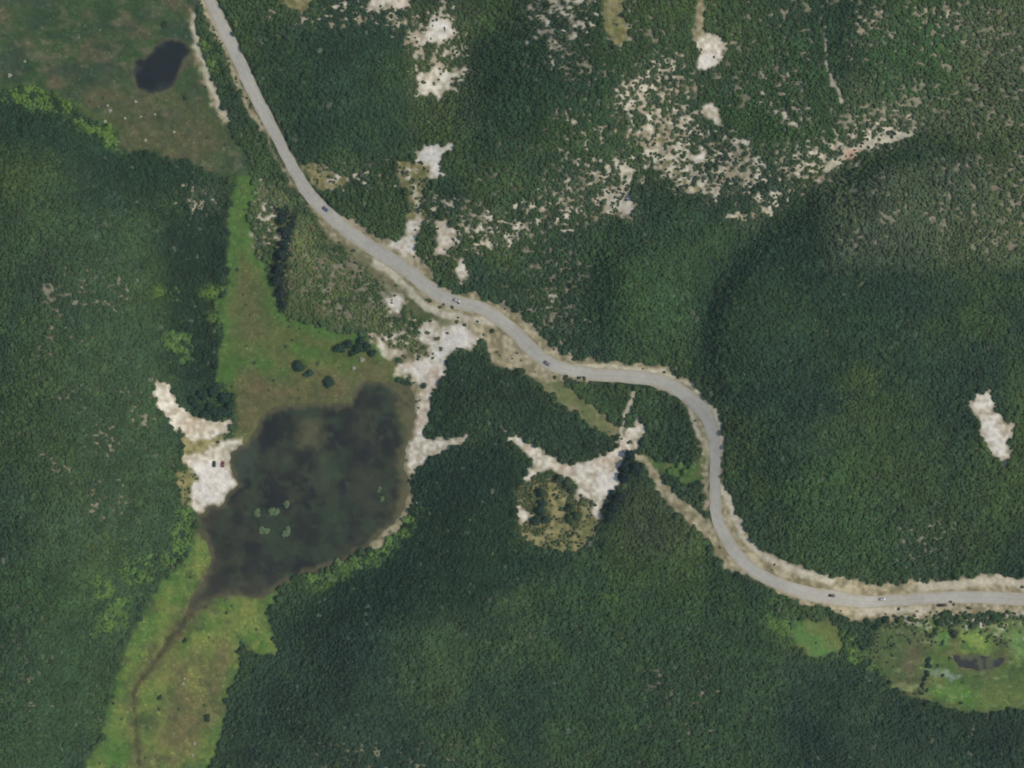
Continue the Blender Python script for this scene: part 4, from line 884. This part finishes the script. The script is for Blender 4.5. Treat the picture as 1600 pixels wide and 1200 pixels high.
for u, v, r_, lab in ((622, 670, 3.2, 'white rock standing at the pond\'s eastern shallows'), (652, 786, 4, 'white rock on the forest edge at the pond\'s eastern bank'), (566, 562, 4, 'pale rock beside the clump in the meadow corner'), (553, 575, 3, 'small pale rock at the meadow\'s eastern corner nearer the pond')):
    o = link('rock', rock_me[0]); o.location = pt(u, v, .1); o.scale = (r_ * S,) * 3; tag(o, lab, 'rock')

# ------------------------------------------------------------------ vehicles
glass = paint('dark_glass', (.02, .025, .03), .08); tyre = paint('tyre_rubber', (.02, .02, .02), .9); lampm = paint('lamp_lens', (.7, .7, .66), .15); redm = paint('tail_lens', (.35, .02, .02), .2)
rim_m = paint('wheel_metal', (.4, .4, .4), .35, .8)
def prism(name, prof, w, mat, parent, inset=0.0, top=None):
    """side profile (x,z) swept across the width; upper points pulled in by inset"""
    bm = bmesh.new(); zt = max(p[1] for p in prof); zb = min(p[1] for p in prof); rows = []
    for sgn in (-1, -.88, .88, 1):
        row = []
        for x, z in prof:
            q = w / 2 - inset * (z - zb) / (zt - zb); sh = .96 if abs(sgn) == 1 else 1.0
            row.append(bm.verts.new((x * sh, sgn * q, zb + (z - zb) * (sh if abs(sgn) == 1 else 1))))
        rows.append(row)
    n = len(prof)
    for a, b_ in zip(rows, rows[1:]):
        for i in range(n): bm.faces.new((a[i], a[(i + 1) % n], b_[(i + 1) % n], b_[i]))
    bm.faces.new(rows[0][::-1]); bm.faces.new(rows[-1]); bmesh.ops.recalc_face_normals(bm, faces=bm.faces)
    me = bpy.data.meshes.new(name); bm.to_mesh(me); bm.free(); return link(name, me, parent, mat)
def wheel(parent, x, y, r):
    bm = bmesh.new(); bmesh.ops.create_cone(bm, cap_ends=True, segments=16, radius1=r, radius2=r, depth=.24)
    bmesh.ops.bevel(bm, geom=[e for e in bm.edges if e.calc_length() < r], offset=.03, segments=1, affect='EDGES')
    me = bpy.data.meshes.new('wheel'); bm.to_mesh(me); bm.free()
    o = link('wheel', me, parent, tyre); o.location = (x, y, r); o.rotation_euler = (math.pi / 2, 0, 0)
    bm = bmesh.new(); bmesh.ops.create_cone(bm, cap_ends=True, segments=12, radius1=r * .6, radius2=r * .5, depth=.26)
    me = bpy.data.meshes.new('rim'); bm.to_mesh(me); bm.free(); link('rim', me, o, rim_m)
def boxp(name, c, s, mat, parent):
    bm = bmesh.new(); bmesh.ops.create_cube(bm, size=1)
    for v in bm.verts: v.co = Vector((v.co.x * s[0] + c[0], v.co.y * s[1] + c[1], v.co.z * s[2] + c[2]))
    bmesh.ops.bevel(bm, geom=bm.edges[:], offset=min(s) * .2, segments=1, affect='EDGES')
    me = bpy.data.meshes.new(name); bm.to_mesh(me); bm.free(); return link(name, me, parent, mat)
def make_car(u, v, heading, c, label, kind='car', L=4.3):
    root = bpy.data.objects.new({'car': 'car', 'pickup': 'pickup_truck'}[kind], None); col.objects.link(root)
    onroad = samp(road_d, np.array([u]), np.array([v]))[0] < 9
    root.location = pt(u, v, .13 if onroad else .03); root.rotation_euler = (0, 0, heading)
    tag(root, label, 'car' if kind == 'car' else 'pickup')
    h = L / 2; W = 1.78; pm = paint('car_paint', c)
    if kind == 'car':
        prism('body', [(-h, .3), (-h, .8), (-h + .2, .95), (h - 1.3, .98), (h - .15, .8), (h, .6), (h, .3)], W, pm, root, .1)
        prism('windows', [(-h + .35, .955), (-h + .8, 1.40), (h - 1.95, 1.40), (h - 1.2, .955)], W - .16, glass, root, .2)
        prism('roof', [(-h + .78, 1.402), (-h + .95, 1.46), (h - 2.05, 1.46), (h - 1.9, 1.402)], W - .55, pm, root, .06)
    else:
        prism('body', [(-h, .4), (-h, .95), (h - 1.3, 1.0), (h - .1, .92), (h, .7), (h, .4)], W + .1, pm, root, .06)
        prism('windows', [(-.3, .98), (-.15, 1.52), (.75, 1.52), (1.4, .985)], W - .1, glass, root, .2)
        prism('roof', [(-.2, 1.522), (-.1, 1.6), (.65, 1.6), (.8, 1.522)], W - .5, pm, root, .06)
        boxp('cargo_bed', (-h + 1.05, 0, .97), (1.8, W - .3, .1), tyre, root)
        for s_ in (-1, 1): boxp('bed_wall', (-h + 1.05, s_ * (W / 2 - .05), 1.05), (2.0, .1, .2), pm, root)
    for sx in (-h + .8, h - .8):
        for sy in (-1, 1): wheel(root, sx, sy * (W / 2 - .1), .33)
    for sy in (-1, 1):
        boxp('headlight', (h - .03, sy * .62, .68), (.1, .32, .14), lampm, root); boxp('tail_light', (-h + .02, sy * .68, .74), (.08, .24, .16), redm, root)
    return root
R = math.radians
make_car(1299.5, 930.5, R(-6), (.03, .035, .03), 'small dark green car driving on the road near the right of the view', L=4.0)
make_car(1472, 945.5, R(2), (.035, .03, .02), 'dark pickup truck parked on the pale verge south of the road', 'pickup', 5.6)
make_car(1378, 936, R(2), (.5, .5, .48), 'small white car on the road between the dark car and the parked pickup', L=4.0)
make_car(509, 327, R(-40), (.10, .13, .22), 'blue-grey car coming down the road past the northern marsh', L=3.9)
make_car(855, 568, R(-38), (.22, .20, .20), 'grey car on the road where it turns towards the bend', L=3.9)
make_car(714, 469.5, R(-18), (.5, .5, .47), 'white car on the road above the shore sand', L=4.2)
make_car(335, 725, R(88), (.04, .05, .04), 'dark car parked on the white pond beach', L=3.9)
make_car(348.5, 725, R(84), (.30, .10, .09), 'faded red car parked on the white pond beach beside the dark one', L=4.1)
print('points', len(pu), 'chosen', len(chosen))
